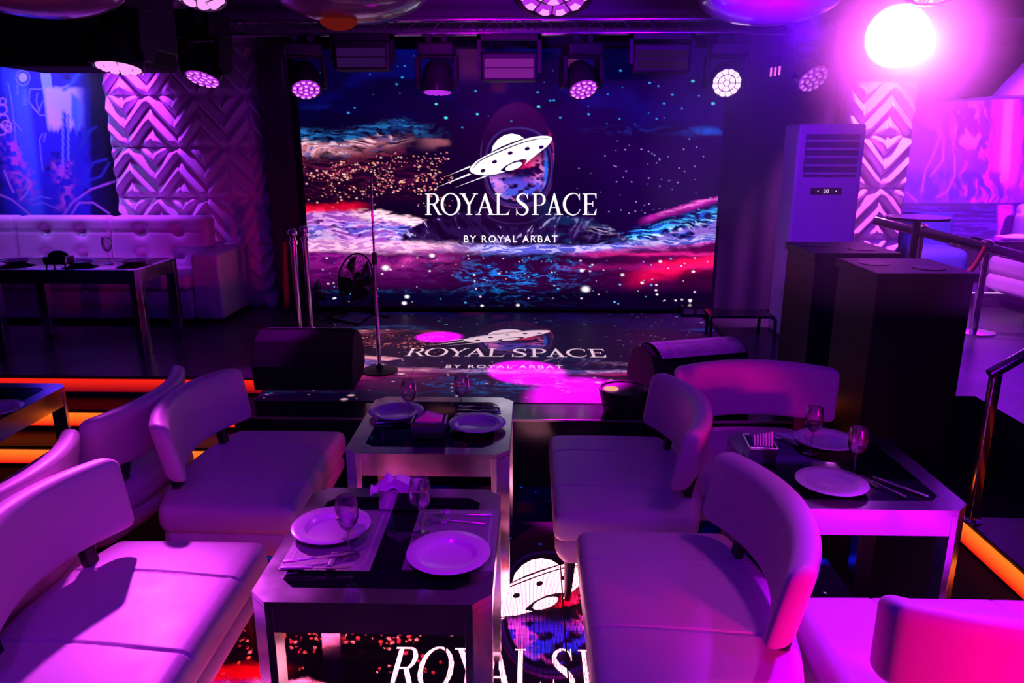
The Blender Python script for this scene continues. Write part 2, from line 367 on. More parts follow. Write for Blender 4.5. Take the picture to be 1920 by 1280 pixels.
    # astronaut: shoulders, helmet, visor
    top_ = line([(750, 440), (775, 424), (800, 408), (850, 398), (905, 390), (940, 380), (1010, 380), (1050, 400), (1110, 405), (1150, 428), (1180, 446)])
    sh = sm(0, 5, y-top_+8*(n4-.5))*sm(462, 450, y+10*(st2-.5)+.00010*(x-968)**2)*sm(748, 760, x)*sm(1184, 1168, x)
    fold = ridged((x+.55*(y-400)*np.sign(x-965))/15+5, y/30+2, 4)
    lay(sh, (.009, .001, .030)); lay(sh*hl(fold, .48, .62)*.8, (.028, .008, .085)); lay(sh*hl(fold, .68, .76)*hl(n1, .38, .5), (.11, .07, .26)); lay(sh*hl(fold, .76, .80)*hl(n2, .48, .56), (.42, .34, .66))
    lay(sh*sm(1000, 1060, x)*hl(n2, .42, .6)*.55, (.0, .045, .17)); lay(sh*np.exp(-((x-1130)/24)**2-((y-432)/10)**2)*hl(st1, .6, .74), (.6, .45, .75))
    nk = np.hypot((x-966)/72, (y-392)/34); lay(sm(1.0, .93, nk), (.013, .002, .034)); lay(sm(1., .9, nk)*sm(980, 1040, x)*.5, (0, .03, .12)); lay(np.exp(-((nk-.80)/.03)**2)*sm(395, 405, y)*.5, (.07, .03, .2))
    hx, hy = (x-970)/69, (y-290)/100; he = np.sqrt(hx**2+hy**2)
    lay(sm(1.02, .98, he), (.014, .001, .030)); lay(sm(1.0, .96, he)*sm(262, 215, y), (.040, .002, .050)); lay(sm(1.0, .96, he)*sm(258, 205, y)*sm(1000, 940, x)*.3, (.06, .01, .10))
    lay(np.exp(-((he-.965)/.03)**2)*sm(1010, 1036, x)*sm(236, 262, y)*hl(st2, .3, .6), (.55, .01, .10)); lay(np.exp(-((he-.99)/.015)**2)*sm(255, 290, y)*.5, (.24, .08, .42))
    vx, vy = (x-972)/57, (y-312)/66; ve = (np.abs(vx)**2.4+np.abs(vy)**2.4)**(1/2.4)
    lay(sm(1.17, 1.11, ve)*.95, (.008, .002, .035)); lay(np.exp(-((ve-1.09)/.03)**2)*.5, (.12, .05, .34)); lay(np.exp(-((ve-1.16)/.02)**2)*sm(330, 360, y)*.5, (.2, .05, .25))
    vi = sm(1.0, .96, ve); v1 = fbm(x/16+3, y/12+5); v2 = ridged(x/18+1, y/14+2, 4)
    lay(vi, (.006, .001, .035)); lay(vi*sm(318, 348, y)*hl(v1, .34, .52), (.10, .07, .55)); lay(vi*sm(318, 344, y)*sm(990, 930, x)*hl(v2, .5, .68), (.55, .20, .62))
    lay(vi*hl(v2, .52, .7)*np.exp(-((x-998)/24)**2-((y-312)/20)**2), (.72, .01, .13)); lay(vi*hl(v2, .6, .72)*np.exp(-((x-1012)/14)**2-((y-322)/22)**2), (.62, .30, .72))
    lay(vi*np.exp(-((x-1024)/4)**2-((y-318)/32)**2), (.02, .16, .80)); lay(vi*sm(344, 366, y)*hl(v1, .42, .55)*.6, (.02, .14, .70))
    # stars
    g = lambda X, Y, R, cc, k=1.0: lay(np.exp(-(((x-X)/R)**2+((y-Y)/(R*.7))**2)**2)*k, cc)
    r_ = random.Random(11)
    for i in range(900):
        X, Y = r_.uniform(572, 850), r_.gauss(328, 26)
        if Y < 285 or Y > 390 or r_.random() > .25+1.2*(math.sin(X/21+Y/13)*math.sin(X/37-Y/17)+.35): continue
        g(X, Y, r_.choice([.8, .9, 1.2, 1.6, 2.1]), r_.choice([(.9, .35, .22), (.95, .6, .5), (.8, .18, .25)]))
    for i in range(110):
        g(r_.uniform(580, 1330), r_.uniform(478, 570), r_.choice([1, 1.5, 2.2]), r_.choice([(.95, .6, .85), (.9, .85, .95), (.15, .5, .95)]))
    for i in range(60): g(r_.uniform(590, 1345), r_.uniform(95, 240), r_.choice([1.2, 2, 2.6]), (.03, .32, .72))
    for i in range(60): g(r_.uniform(1080, 1340), r_.uniform(260, 400), r_.choice([.9, 1.4]), (.5, .5, .95))
    for X, Y, R in ((763, 556, 4.5), (758, 568, 4.5), (1098, 542, 8), (971, 572, 3.5), (904, 573, 3), (723, 502, 7), (810, 479, 5), (1167, 515, 3.4), (1091, 507, 4), (1238, 490, 3.2), (1300, 509, 3), (1294, 563, 3.4), (1230, 544, 2.4), (1232, 552, 2.4), (1204, 530, 3), (836, 221, 3.4), (895, 214, 2.6), (818, 195, 3), (1299, 152, 3.4), (1337, 194, 3.6), (1010, 200, 3)):
        g(X, Y, R, (.92, .86, .97) if Y > 300 else (.1, .75, .85))
    c *= ((.50+.72*fbm(x/55+3, y/20+6, 3))*(.86+.28*fbm(x/5, y/3, 3)))[..., None]
    return np.clip(c, 0, 1)

SXC, SW, SZ0, SZ1, SY = -0.19, 3.87, 0.50, 2.85, 7.10      # wall screen
def project(X, Y, Z):
    P = [X-0, Y-0, Z-EYE]
    dot = lambda v: P[0]*v[0]+P[1]*v[1]+P[2]*v[2]
    z = dot(_fw); return 960+F*dot(_rt)/z, 640-F*dot(_up)/z
def led_grid(name, nx, ny, fn, u0=0.0, u1=1.0, gain=(1, 1, 1), power=1.0):
    """grid of the picture; fn(u, v) -> point, u to the right, v downward in the picture"""
    u = np.linspace(u0, u1, nx); v = np.linspace(0, 1, ny); U, V = np.meshgrid(u, v)
    PX, PY = project(SXC+(U-.5)*SW, np.full(U.shape, SY), SZ1-(SZ1-SZ0)*V)
    rgb = paint(PX, PY)**power*np.array(gain)
    X, Y, Z = fn(U, V)
    co = np.stack([X, Y, Z], -1).reshape(-1, 3)
    idx = np.arange(nx*ny).reshape(ny, nx)
    q = np.stack([idx[:-1, :-1], idx[1:, :-1], idx[1:, 1:], idx[:-1, 1:]], -1).reshape(-1, 4)
    me = bpy.data.meshes.new(name); me.vertices.add(len(co)); me.vertices.foreach_set('co', co.astype(np.float32).ravel())
    me.loops.add(q.size); me.loops.foreach_set('vertex_index', q.ravel().astype(np.int32))
    me.polygons.add(len(q)); me.polygons.foreach_set('loop_start', np.arange(0, q.size, 4, dtype=np.int32))
    me.update(calc_edges=True)
    a = me.color_attributes.new('picture', 'FLOAT_COLOR', 'POINT')
    a.data.foreach_set('color', np.concatenate([rgb, np.ones(rgb.shape[:2]+(1,))], -1).astype(np.float32).ravel())
    return me
def led_mat(name, strength, attr=True, colr=(1, 1, 1), pitch=0, seam=0, rough=.45, sx=1, base=(.01, .01, .012), emis_rough=None):
    m = bpy.data.materials.new(name); m.use_nodes = True; nt = m.node_tree; p = nt.nodes['Principled BSDF']
    p.inputs['Base Color'].default_value = (*base, 1); p.inputs['Roughness'].default_value = rough; p.inputs['Specular IOR Level'].default_value = .15
    if attr:
        a = nt.nodes.new('ShaderNodeAttribute'); a.attribute_name = 'picture'
        nt.links.new(a.outputs['Color'], p.inputs['Emission Color'])
    else: p.inputs['Emission Color'].default_value = (*colr, 1)
    if pitch or seam:
        geo = nt.nodes.new('ShaderNodeNewGeometry'); sp = nt.nodes.new('ShaderNodeSeparateXYZ'); nt.links.new(geo.outputs['Position'], sp.inputs[0])
        def M_(op, a, b=None):
            n = nt.nodes.new('ShaderNodeMath'); n.operation = op
            for i, q in enumerate((a, b)):
                if q is None: continue
                if isinstance(q, (int, float)): n.inputs[i].default_value = q
                else: nt.links.new(q, n.inputs[i])
            return n.outputs[0]
        out = None
        if pitch:
            cx = M_('SUBTRACT', M_('FRACT', M_('DIVIDE', sp.outputs[0], pitch)), .5); cy = M_('SUBTRACT', M_('FRACT', M_('DIVIDE', sp.outputs[1], pitch)), .5)
            r = M_('SQRT', M_('ADD', M_('MULTIPLY', cx, cx), M_('MULTIPLY', cy, cy)))
            out = M_('ADD', M_('MULTIPLY', M_('LESS_THAN', r, .30), 1.0), .003)
        if seam:
            sxx = M_('LESS_THAN', M_('ABSOLUTE', M_('SUBTRACT', M_('FRACT', M_('DIVIDE', M_('ADD', sp.outputs[0], .34), seam)), .5)), .496)
            syy = M_('LESS_THAN', M_('ABSOLUTE', M_('SUBTRACT', M_('FRACT', M_('DIVIDE', M_('ADD', sp.outputs[1], .21), seam)), .5)), .496)
            t = M_('MULTIPLY', sxx, syy); out = t if out is None else M_('MULTIPLY', out, t)
        nt.links.new(M_('MULTIPLY', out, strength), p.inputs['Emission Strength'])
    else: p.inputs['Emission Strength'].default_value = strength
    m.cycles.emission_sampling = 'NONE'
    return m
M['led_wall'] = led_mat('led_wall_picture', 1.7)
M['led_wall_text'] = emat('led_wall_white', (.93, .88, .95), 1.15)
M['led_stage'] = led_mat('led_stage_picture', 1.0, seam=.5, rough=.45, base=(.11, .09, .11))
M['led_stage_text'] = led_mat('led_stage_white', .85, False, (.95, .62, .78), rough=.35)
M['led_dance'] = led_mat('led_dance_picture', 20.0, pitch=.0058, seam=.5, rough=.5)
M['led_dance_text'] = led_mat('led_dance_white', 17.0, False, (1.0, .30, .45), pitch=.0058, seam=.5, rough=.5)
M['led_dark'] = mat('led_unlit', (.01, .008, .012), .5)

# lettering, in pixels of an enlargement of the wall screen (16/3 px per photograph px)
def ell(cx, cy, rx, ry, rot=0, n=40, a0=0, a1=2*PI):
    c, s = math.cos(rot), math.sin(rot); out = []
    for i in range(n):
        a = a0+(a1-a0)*i/(n if abs(a1-a0-2*PI) < 1e-6 else n-1)
        x, y = rx*math.cos(a), ry*math.sin(a); out.append((cx+x*c-y*s, cy+x*s+y*c))
    return out
class Art:
    def __init__(s): s.polys = []
    def poly(s, p): s.polys.append(list(p))
    def ring(s, o, i):
        n = len(o)
        for k in range(n): s.polys.append([o[k], o[(k+1) % n], i[(k+1) % n], i[k]])
    def stroke(s, pts, w):
        pts = [Vector(p) for p in pts]; n = len(pts); L = []; R = []
        for i in range(n):
            d = (pts[min(i+1, n-1)]-pts[max(i-1, 0)]).normalized(); q = Vector((-d.y, d.x))*w[i]/2
            L.append(pts[i]+q); R.append(pts[i]-q)
        for i in range(n-1): s.polys.append([tuple(L[i]), tuple(L[i+1]), tuple(R[i+1]), tuple(R[i])])
    def rect(s, x0, y0, x1, y1): s.poly([(x0, y0), (x1, y0), (x1, y1), (x0, y1)])
def cat(pts, n=8):                        # Catmull-Rom through points (x, y, w)
    P = [pts[0]]+list(pts)+[pts[-1]]; out = []
    for i in range(1, len(P)-2):
        for k in range(n):
            t = k/n; p0, p1, p2, p3 = P[i-1], P[i], P[i+1], P[i+2]
            out.append(tuple(.5*((2*p1[j])+(-p0[j]+p2[j])*t+(2*p0[j]-5*p1[j]+4*p2[j]-p3[j])*t*t+(-p0[j]+3*p1[j]-3*p2[j]+p3[j])*t**3) for j in range(3)))
    out.append(pts[-1]); return out
T0, T1 = 707, 921
def serif(a, x, y, w, h=8): a.rect(x-w/2, y-(h if y > 800 else 0), x+w/2, y+(0 if y > 800 else h))
def letters(a):
    def stem(x, w=26, t=T0, b=T1): a.rect(x-w/2, t, x+w/2, b)
    def bowl(x0, x1, t, b):               # half ring to the right
        o = [(x0, t)]+ell(x0+(x1-x0)*.45, (t+b)/2, (x1-x0)*.55, (b-t)/2, n=20, a0=-PI/2, a1=PI/2)+[(x0, b)]
        i = [(x0, t+9)]+ell(x0+(x1-x0)*.40, (t+b)/2, (x1-x0)*.60-26, (b-t)/2-9, n=20, a0=-PI/2, a1=PI/2)+[(x0, b-9)]
        for k in range(len(o)-1): a.poly([o[k], o[k+1], i[k+1], i[k]])
    def A(x0, x1):
        m = (x0+x1)/2
        a.poly([(m-3, T0-4), (m+8, T0-4), (x1-12, T1), (x1-46, T1), (m-6, T0+46)])
        a.poly([(m-3, T0-4), (m+6, T0+26), (x0+32, T1), (x0+18, T1)])
        a.rect(m-42, 846, m+32, 855); serif(a, x0+24, T1, 56); serif(a, x1-28, T1, 72)
    # R
    stem(124); serif(a, 120, T0, 56); serif(a, 124, T1, 64); bowl(134, 228, T0, 818)
    a.poly([(160, 812), (190, 812), (240, 905), (262, T1), (222, T1)])
    # O
    a.ring(ell(346, 814, 99, 112, n=56), ell(346, 814, 71, 102, n=56))
    # Y
    stem(530, 27, 812); serif(a, 530, T1, 66); serif(a, 466, T0, 62); serif(a, 594, T0, 50)
    a.poly([(450, T0), (484, T0), (541, 812), (520, 828)]); a.poly([(588, T0), (602, T0), (541, 824), (529, 812)])
    A(600, 782)
    # L
    stem(822); serif(a, 822, T0, 62); serif(a, 822, T1, 62); a.rect(822, T1-9, 926, T1); a.poly([(938, 866), (926, T1), (896, T1-9), (922, 896)])
    # S
    p = cat([(1116, 752, 8), (1104, 722, 9), (1068, 708, 10), (1030, 726, 20), (1018, 762, 28), (1042, 796, 32), (1082, 824, 34), (1112, 864, 28), (1100, 904, 20), (1064, 921, 10), (1022, 908, 9), (1006, 868, 8)])
    a.stroke([q[:2] for q in p], [q[2] for q in p]); a.rect(1112, 706, 1119, 764); a.rect(1003, 858, 1010, 924)
    # P
    stem(1192); serif(a, 1190, T0, 62); serif(a, 1192, T1, 66); bowl(1200, 1296, T0, 828)
    A(1300, 1462)
    # C
    p = cat([(1632, 762, 8), (1618, 722, 9), (1576, 706, 10), (1522, 726, 20), (1488, 780, 28), (1486, 840, 29), (1514, 896, 22), (1568, 922, 10), (1616, 906, 9), (1640, 866, 8)])
    a.stroke([q[:2] for q in p], [q[2] for q in p]); a.rect(1630, 708, 1638, 772)
    # E
    stem(1698); serif(a, 1698, T0, 66); a.rect(1698, T0, 1796, T0+9); a.rect(1698, 806, 1768, 815); a.rect(1665, T1-9, 1796, T1)
    a.poly([(1786, T0), (1804, T0), (1804, 760), (1797, 760)]); a.rect(1764, 784, 1771, 838); a.poly([(1797, 866), (1806, 862), (1800, T1), (1776, T1)])
def ufo(a):
    a.poly([(535, 478), (547, 438), (600, 385), (680, 338), (760, 298), (860, 250), (960, 208), (1080, 164), (1180, 140), (1260, 130), (1320, 132), (1356, 144), (1362, 166),
            (1345, 200), (1300, 246), (1230, 300), (1160, 356), (1083, 420), (1108, 385), (1104, 366), (1060, 366), (980, 386), (900, 428), (858, 462), (845, 482), (892, 490), (800, 514), (700, 526), (610, 519), (560, 503)])
    a.poly(ell(978, 436, 90, 32, -math.radians(21), 36))
    a.poly([(755, 292), (768, 232), (816, 168), (886, 122), (958, 108), (1030, 121), (1080, 156), (960, 196), (850, 240)])
    for t in ([(335, 522), (538, 430), (545, 446)], [(220, 640), (530, 506), (552, 516), (536, 524)], [(385, 649), (690, 530), (722, 532)]): a.poly(t)
def ufo_dark(a):
    p = [(570, 458, 3), (620, 396, 9), (700, 348, 9), (860, 278, 10), (1040, 208, 9), (1200, 166, 7), (1320, 157, 3)]
    q = cat(p); a.stroke([k[:2] for k in q], [k[2] for k in q])
    q = cat([(750, 302, 2), (850, 256, 4), (960, 210, 4), (1080, 166, 2)]); a.stroke([k[:2] for k in q], [k[2] for k in q])
    for cx, cy in ((670, 479), (786, 390), (942, 303), (1112, 260), (1252, 245)): a.poly(ell(cx, cy, 25, 17, -.3, 20))
def subtitle(parent_fn, name, m, parent):
    cu = bpy.data.curves.new('line', 'FONT'); cu.body = 'BY ROYAL ARBAT'; cu.size = 1; cu.space_character = 1.28; cu.resolution_u = 6; cu.offset = .008
    t = bpy.data.objects.new('line', cu); COL.objects.link(t); bpy.context.view_layer.update()
    me = bpy.data.meshes.new_from_object(t); bpy.data.objects.remove(t)
    xs = [v.co.x for v in me.vertices]; ys = [v.co.y for v in me.vertices]
    x0, x1, y0, y1 = min(xs), max(xs), min(ys), max(ys)
    for v in me.vertices:
        X = 480+(v.co.x-x0)/(x1-x0)*(1415-480); Y = 1196-(v.co.y-y0)/(y1-y0)*(1196-1126); v.co = parent_fn(X, Y)
    me.materials.clear(); me.materials.append(m); o = bpy.data.objects.new(name, me); COL.objects.link(o); o.parent = parent; return o
def art_obj(fn, draw, name, m, parent, sink=0):
    a = Art(); draw(a); sets = {}
    for k, p in enumerate(a.polys):
        key = (min(q[0] for q in p) > 985) if draw is letters else (k >= 0 and (len(p) == 20 and k)) if draw is ufo_dark else 0
        sets.setdefault(key, []).append(p)
    for key, ps in sets.items():
        mb = MB()
        for p in ps: mb.add([fn(x, y, sink) for x, y in p], [tuple(range(len(p)))])
        mb.build('porthole' if draw is ufo_dark and key else name, m, parent)
# enlargement px -> metres on the wall screen (u right from the picture's centre, h height)
def zpx(x, y):
    X, Y, Z = ony(780+x*.1875, 230+y*.1875, SY); return X-SXC, Z
def on_wall(x, y, k=0): u, h = zpx(x, y); return (SXC+u, SY-.004-.002*k, h)
# LED wall
led = thing('led_screen', 'huge LED video wall behind the stage showing an astronaut and white ROYAL SPACE lettering', 'screen')
me = led_grid('picture_panel', 760, 470, lambda U, V: (SXC+(U-.5)*SW, np.full(U.shape, SY), SZ1-(SZ1-SZ0)*V), power=1.15); me.materials.append(M['led_wall'])
o = bpy.data.objects.new('picture_panel', me); COL.objects.link(o); o.parent = led
MB().box(SXC-SW/2-.03, SXC+SW/2+.03, SY+.004, SY+.12, SZ0-.03, SZ1+.02).build('cabinet', M['black'], led)
art_obj(on_wall, letters, 'serif_lettering', M['led_wall_text'], led); art_obj(on_wall, ufo, 'saucer_emblem', M['led_wall_text'], led)
art_obj(on_wall, ufo_dark, 'emblem_details', M['led_dark'], led, 1); subtitle(on_wall, 'small_lettering', M['led_wall_text'], led)
# LED stage floor: the same picture, laid down
def st(u, h, k=0): return (-.19+u*.966, 5.21+(h-1.12)*1.19, .4475+.0015*k)
def on_stage(x, y, k=0): u, h = zpx(x, y); return st(u, h, k+1)
sl = thing('led_stage_panel', 'LED picture floor of the raised stage with ROYAL SPACE laid flat', 'led floor')
def _sf(U, V):
    X = -.19+(U-.5)*SW*.966; Y = 5.21+((SZ1-(SZ1-SZ0)*V)-1.12)*1.19
    return X, np.minimum(Y, 7.08), np.full(U.shape, .4475)
U0 = .5+(-1.76+.19)/(SW*.966)
me = led_grid('picture_panel', 560, 380, _sf, U0, .985, (1, .60, .62), 1.15); me.materials.append(M['led_stage'])
o = bpy.data.objects.new('picture_panel', me); COL.objects.link(o); o.parent = sl
art_obj(on_stage, letters, 'serif_lettering', M['led_stage_text'], sl); art_obj(on_stage, ufo, 'saucer_emblem', M['led_stage_text'], sl)
art_obj(on_stage, ufo_dark, 'emblem_details', M['led_dark'], sl, 1); subtitle(on_stage, 'small_lettering', M['led_stage_text'], sl)
# LED dance floor below the tables
def on_dance(x, y, k=0): u, h = zpx(x, y); return (.055+u*.75, 2.674+(h-1.588)*1.3, .0075+.001*k)
df = thing('led_dance_floor', 'dotted LED floor panels under the tables glowing with white saucer and letters', 'led floor')
def _df(U, V):
    return .055+(U-.5)*SW*.75, 2.674+((SZ1-(SZ1-SZ0)*V)-1.588)*1.3, np.full(U.shape, .006)
me = led_grid('picture_panel', 520, 400, _df, gain=(1, .26, .5), power=1.95); me.materials.append(M['led_dance'])
o = bpy.data.objects.new('picture_panel', me); COL.objects.link(o); o.parent = df
art_obj(on_dance, letters, 'serif_lettering', M['led_dance_text'], df); art_obj(on_dance, ufo, 'saucer_emblem', M['led_dance_text'], df)
art_obj(on_dance, ufo_dark, 'emblem_details', M['led_dark'], df, 1); subtitle(on_dance, 'small_lettering', M['led_dance_text'], df)

# ------------------------------------------------------------------ shell
PZ = .445
struct('floor', MB().box(-7.5, 8.5, -1.5, 10, -.1, 0), M['carpet'])
struct('ceiling', MB().box(-7.5, 8.5, 1.2, 9.4, 3.55, 3.65), M['ceil'])
struct('ceiling_bulkhead', MB().box(-2.6, 8.0, 6.6, 9.4, 3.02, 3.5), M['ceil'])
struct('wall_back', MB().box(-7.5, 2.9, 7.58, 7.7, 0, 3.55), M['wall'])
struct('wall_back_right', MB().box(2.9, 8.2, 9.06, 9.2, 0, 3.55), M['wall'])
struct('wall_left', MB().box(-7.5, -7.4, -1, 7.58, 0, 3.55), M['wall'])
struct('wall_right', MB().box(8.1, 8.2, -1, 9.2, 0, 3.55), M['wall'])
struct('wall_return', MB().box(2.82, 2.94, 7.2, 9.06, 0, 3.55), M['wall'])
# stage block and platforms
struct('floor_stage', MB().box(-1.78, 1.68, 4.19, 7.5, 0.001, PZ-.002), M['gloss'], bevel=.006)
struct('floor_platform_left', MB().box(-7.4, -1.781, 4.97, 7.58, 0.001, PZ), M['platform'], bevel=.006)
struct('floor_platform_right', MB().box(1.681, 2.9, 4.68, 7.2, 0.001, PZ).box(2.9, 8.1, -1, 9.06, 0.001, PZ), M['platform'])
struct('trim_1', MB().box(-1.782, 1.682, 4.182, 4.19, PZ-.012, PZ), M['trimsteel'])
# steps with lit risers
def stepset(name, n, box_fn, light_fn, mats, noses):
    for i in range(n):
        s_ = struct(name, box_fn(i), M['gloss'], bevel=.004)
    return
for i, (y, z) in enumerate(((4.69, .295), (4.41, .145))):
    struct('floor_step_left', MB().box(-7.4, -1.782, y, 4.969, .001, z), M['black'], bevel=.004)
for i, (y, z, m) in enumerate(((4.97, .445, 'red_orange'), (4.69, .295, 'orange'), (4.41, .145, 'orange'))):
    t = tag(MB().box(-7.3, -1.80, y-.008, y-.001, z-.115, z-.022).build('step_light', M[m]),
            ['red glowing riser light of the top left step', 'orange glowing riser light of the middle left step', 'orange glowing riser light of the lowest left step'][i], 'step light')
for i, (y, z) in enumerate(((4.40, .295), (4.12, .145))):
    struct('floor_step_middle', MB().box(1.69, 1.88, y, 4.679, .001, z), M['black'], bevel=.004)
for i, (y, z) in enumerate(((4.68, .445), (4.40, .295), (4.12, .145))):
    tag(MB().box(1.70, 1.87, y-.008, y-.001, z-.105, z-.02).build('step_light', M['orange']),
        ['orange riser light just right of the chair facing the camera, highest one', 'orange riser light behind the wine glass of the right table', 'lowest orange riser light beside the black pedestal'][i], 'step light')
for i, (x, z) in enumerate(((2.6, .295), (2.27, .145))):
    struct('floor_step_right', MB().box(x, 2.899, -1, 3.60, .001, z), M['black'], bevel=.004)
for i, (x, z, m) in enumerate(((2.9, .445, 'dim_red'), (2.6, .295, 'dim_red'), (2.27, .145, 'orange'))):
    tag(MB().box(x-.008, x-.001, -1, 3.58, z-.125, z-.02).build('step_light', M[m]),
        ['dim riser light of the top step at the right platform', 'dim red riser light of the middle step at the right', 'bright orange riser light of the bottom step at the right'][i], 'step light')
# dark curtains either side of the screen
def curtain(x0, x1, y, z0, z1, label):
    n = int((x1-x0)*80)
    mb = MB().grid(n, 2, lambda a, b: (x0+(x1-x0)*a, y+.012*math.sin(a*n*.30)+.008*math.sin(a*n*.11), z0+(z1-z0)*b))
    mb.grid(n, 2, lambda a, b: (x0+(x1-x0)*a, y+.02+.012*math.sin(a*n*.30)+.008*math.sin(a*n*.11), z1-(z1-z0)*b))
    return tag(mb.build('curtain', M['curtain'], smooth=60), label, 'curtain')
curtain(-2.50, -2.17, 7.2, PZ+.01, 3.3, 'narrow black curtain between the quilted panel and the video wall')
curtain(1.78, 2.80, 7.25, PZ+.01, 3.3, 'dark curtain to the right of the video wall behind the air conditioner')

# quilted chevron wall panels
def quilt(name, x0, x1, z0, z1, ztop, tile, y, res, label, phase=0.0):
    nx = int((x1-x0)/res); nz = int((z1-z0)/res)
    X, Z = np.meshgrid(np.linspace(x0, x1, nx+1), np.linspace(z0, z1, nz+1))
    row = np.floor((ztop-Z)/tile); v = (ztop-Z)/tile-row
    u = (X-x0)/tile+phase+.5*(row % 2); fu = u-np.floor(u); tri = 1-np.abs(2*fu-1)      # 0 peak columns, 1 valley columns
    w = v-.57*tri; band = (w+.17)/.38; fb = band-np.floor(band)
    puff = np.power(np.clip(fb/.62, 0, 1), .85)*np.power(np.clip((1-fb)/.38, 0, 1), .55)
    seamv = np.clip(np.minimum(v, 1-v)/.13, 0, 1)**.55
    cu = np.minimum(np.minimum(fu, 1-fu), np.abs(fu-.5)); seamu = .62+.38*np.clip(cu/.045, 0, 1)**.7
    edge = np.clip(np.minimum(X-x0, x1-X)/.03, 0, 1)**.5
    H = .085*puff*seamv*seamu*edge
    co = np.stack([X, y-H, Z], -1).reshape(-1, 3)
    idx = np.arange((nx+1)*(nz+1)).reshape(nz+1, nx+1)
    q = np.stack([idx[:-1, :-1], idx[:-1, 1:], idx[1:, 1:], idx[1:, :-1]], -1).reshape(-1, 4)
    me = bpy.data.meshes.new('padding'); me.vertices.add(len(co)); me.vertices.foreach_set('co', co.astype(np.float32).ravel())
    me.loops.add(q.size); me.loops.foreach_set('vertex_index', q.ravel().astype(np.int32)); me.polygons.add(len(q))
    me.polygons.foreach_set('loop_start', np.arange(0, q.size, 4, dtype=np.int32)); me.update(calc_edges=True); me.shade_smooth()
    me.materials.append(M['quilt'])
    t = thing(name, label, 'wall panel')
    o = bpy.data.objects.new('padding', me); COL.objects.link(o); o.parent = t
    MB().box(x0, x1, y+.001, y+.10, z0, z1).build('backing', M['quilt'], t)
    return t
quilt('quilted_panel', -4.08, -2.56, PZ, 3.4, 2.48+.48*2, .48, 7.42, .006, 'white quilted leatherette wall panel with chevrons behind the long sofa', .12)
quilt('quilted_panel', 2.86, 3.44, PZ, 2.57, 2.57, .465, 7.09, .006, 'narrow quilted chevron pillar panel right of the air conditioner', .25)
struct('wall_pillar', MB().box(2.86, 3.44, 7.20, 7.5, PZ, 2.57), M['wall'])

# murals: painted grids lit by the mural spots
def mural(name, x0, x1, z0, z1, y, nx, ny, fn, label):
    U, V = np.meshgrid(np.linspace(0, 1, nx), np.linspace(0, 1, ny))
    X = x0+(x1-x0)*U; Z = z1-(z1-z0)*V
    PX, PY = project(X, np.full(X.shape, y), Z); rgb = np.clip(fn(PX, PY), 0, 1)
    co = np.stack([X, np.full(X.shape, y), Z], -1).reshape(-1, 3)
    idx = np.arange(nx*ny).reshape(ny, nx); q = np.stack([idx[:-1, :-1], idx[1:, :-1], idx[1:, 1:], idx[:-1, 1:]], -1).reshape(-1, 4)
    me = bpy.data.meshes.new('print'); me.vertices.add(len(co)); me.vertices.foreach_set('co', co.astype(np.float32).ravel())
    me.loops.add(q.size); me.loops.foreach_set('vertex_index', q.ravel().astype(np.int32)); me.polygons.add(len(q))
    me.polygons.foreach_set('loop_start', np.arange(0, q.size, 4, dtype=np.int32)); me.update(calc_edges=True)
    a = me.color_attributes.new('picture', 'FLOAT_COLOR', 'POINT')
    a.data.foreach_set('color', np.concatenate([rgb, np.ones(rgb.shape[:2]+(1,))], -1).astype(np.float32).ravel())
    m = bpy.data.materials.new('mural_print'); m.use_nodes = True; nt = m.node_tree; p = nt.nodes['Principled BSDF']
    at = nt.nodes.new('ShaderNodeAttribute'); at.attribute_name = 'picture'; nt.links.new(at.outputs['Color'], p.inputs['Base Color'])
    p.inputs['Roughness'].default_value = .5; me.materials.append(m)
    t = thing(name, label, 'mural'); o = bpy.data.objects.new('print', me); COL.objects.link(o); o.parent = t
    MB().box(x0, x1, y+.001, y+.03, z0, z1).build('board', M['wall'], t)
def seg(x, y, pts, w):
    d = np.full(x.shape, 1e9)
    for (ax, ay), (bx, by) in zip(pts[:-1], pts[1:]):
        vx, vy = bx-ax, by-ay; t = np.clip(((x-ax)*vx+(y-ay)*vy)/(vx*vx+vy*vy), 0, 1)
        d = np.minimum(d, np.hypot(x-ax-t*vx, y-ay-t*vy))
    return np.exp(-(d/w)**2)
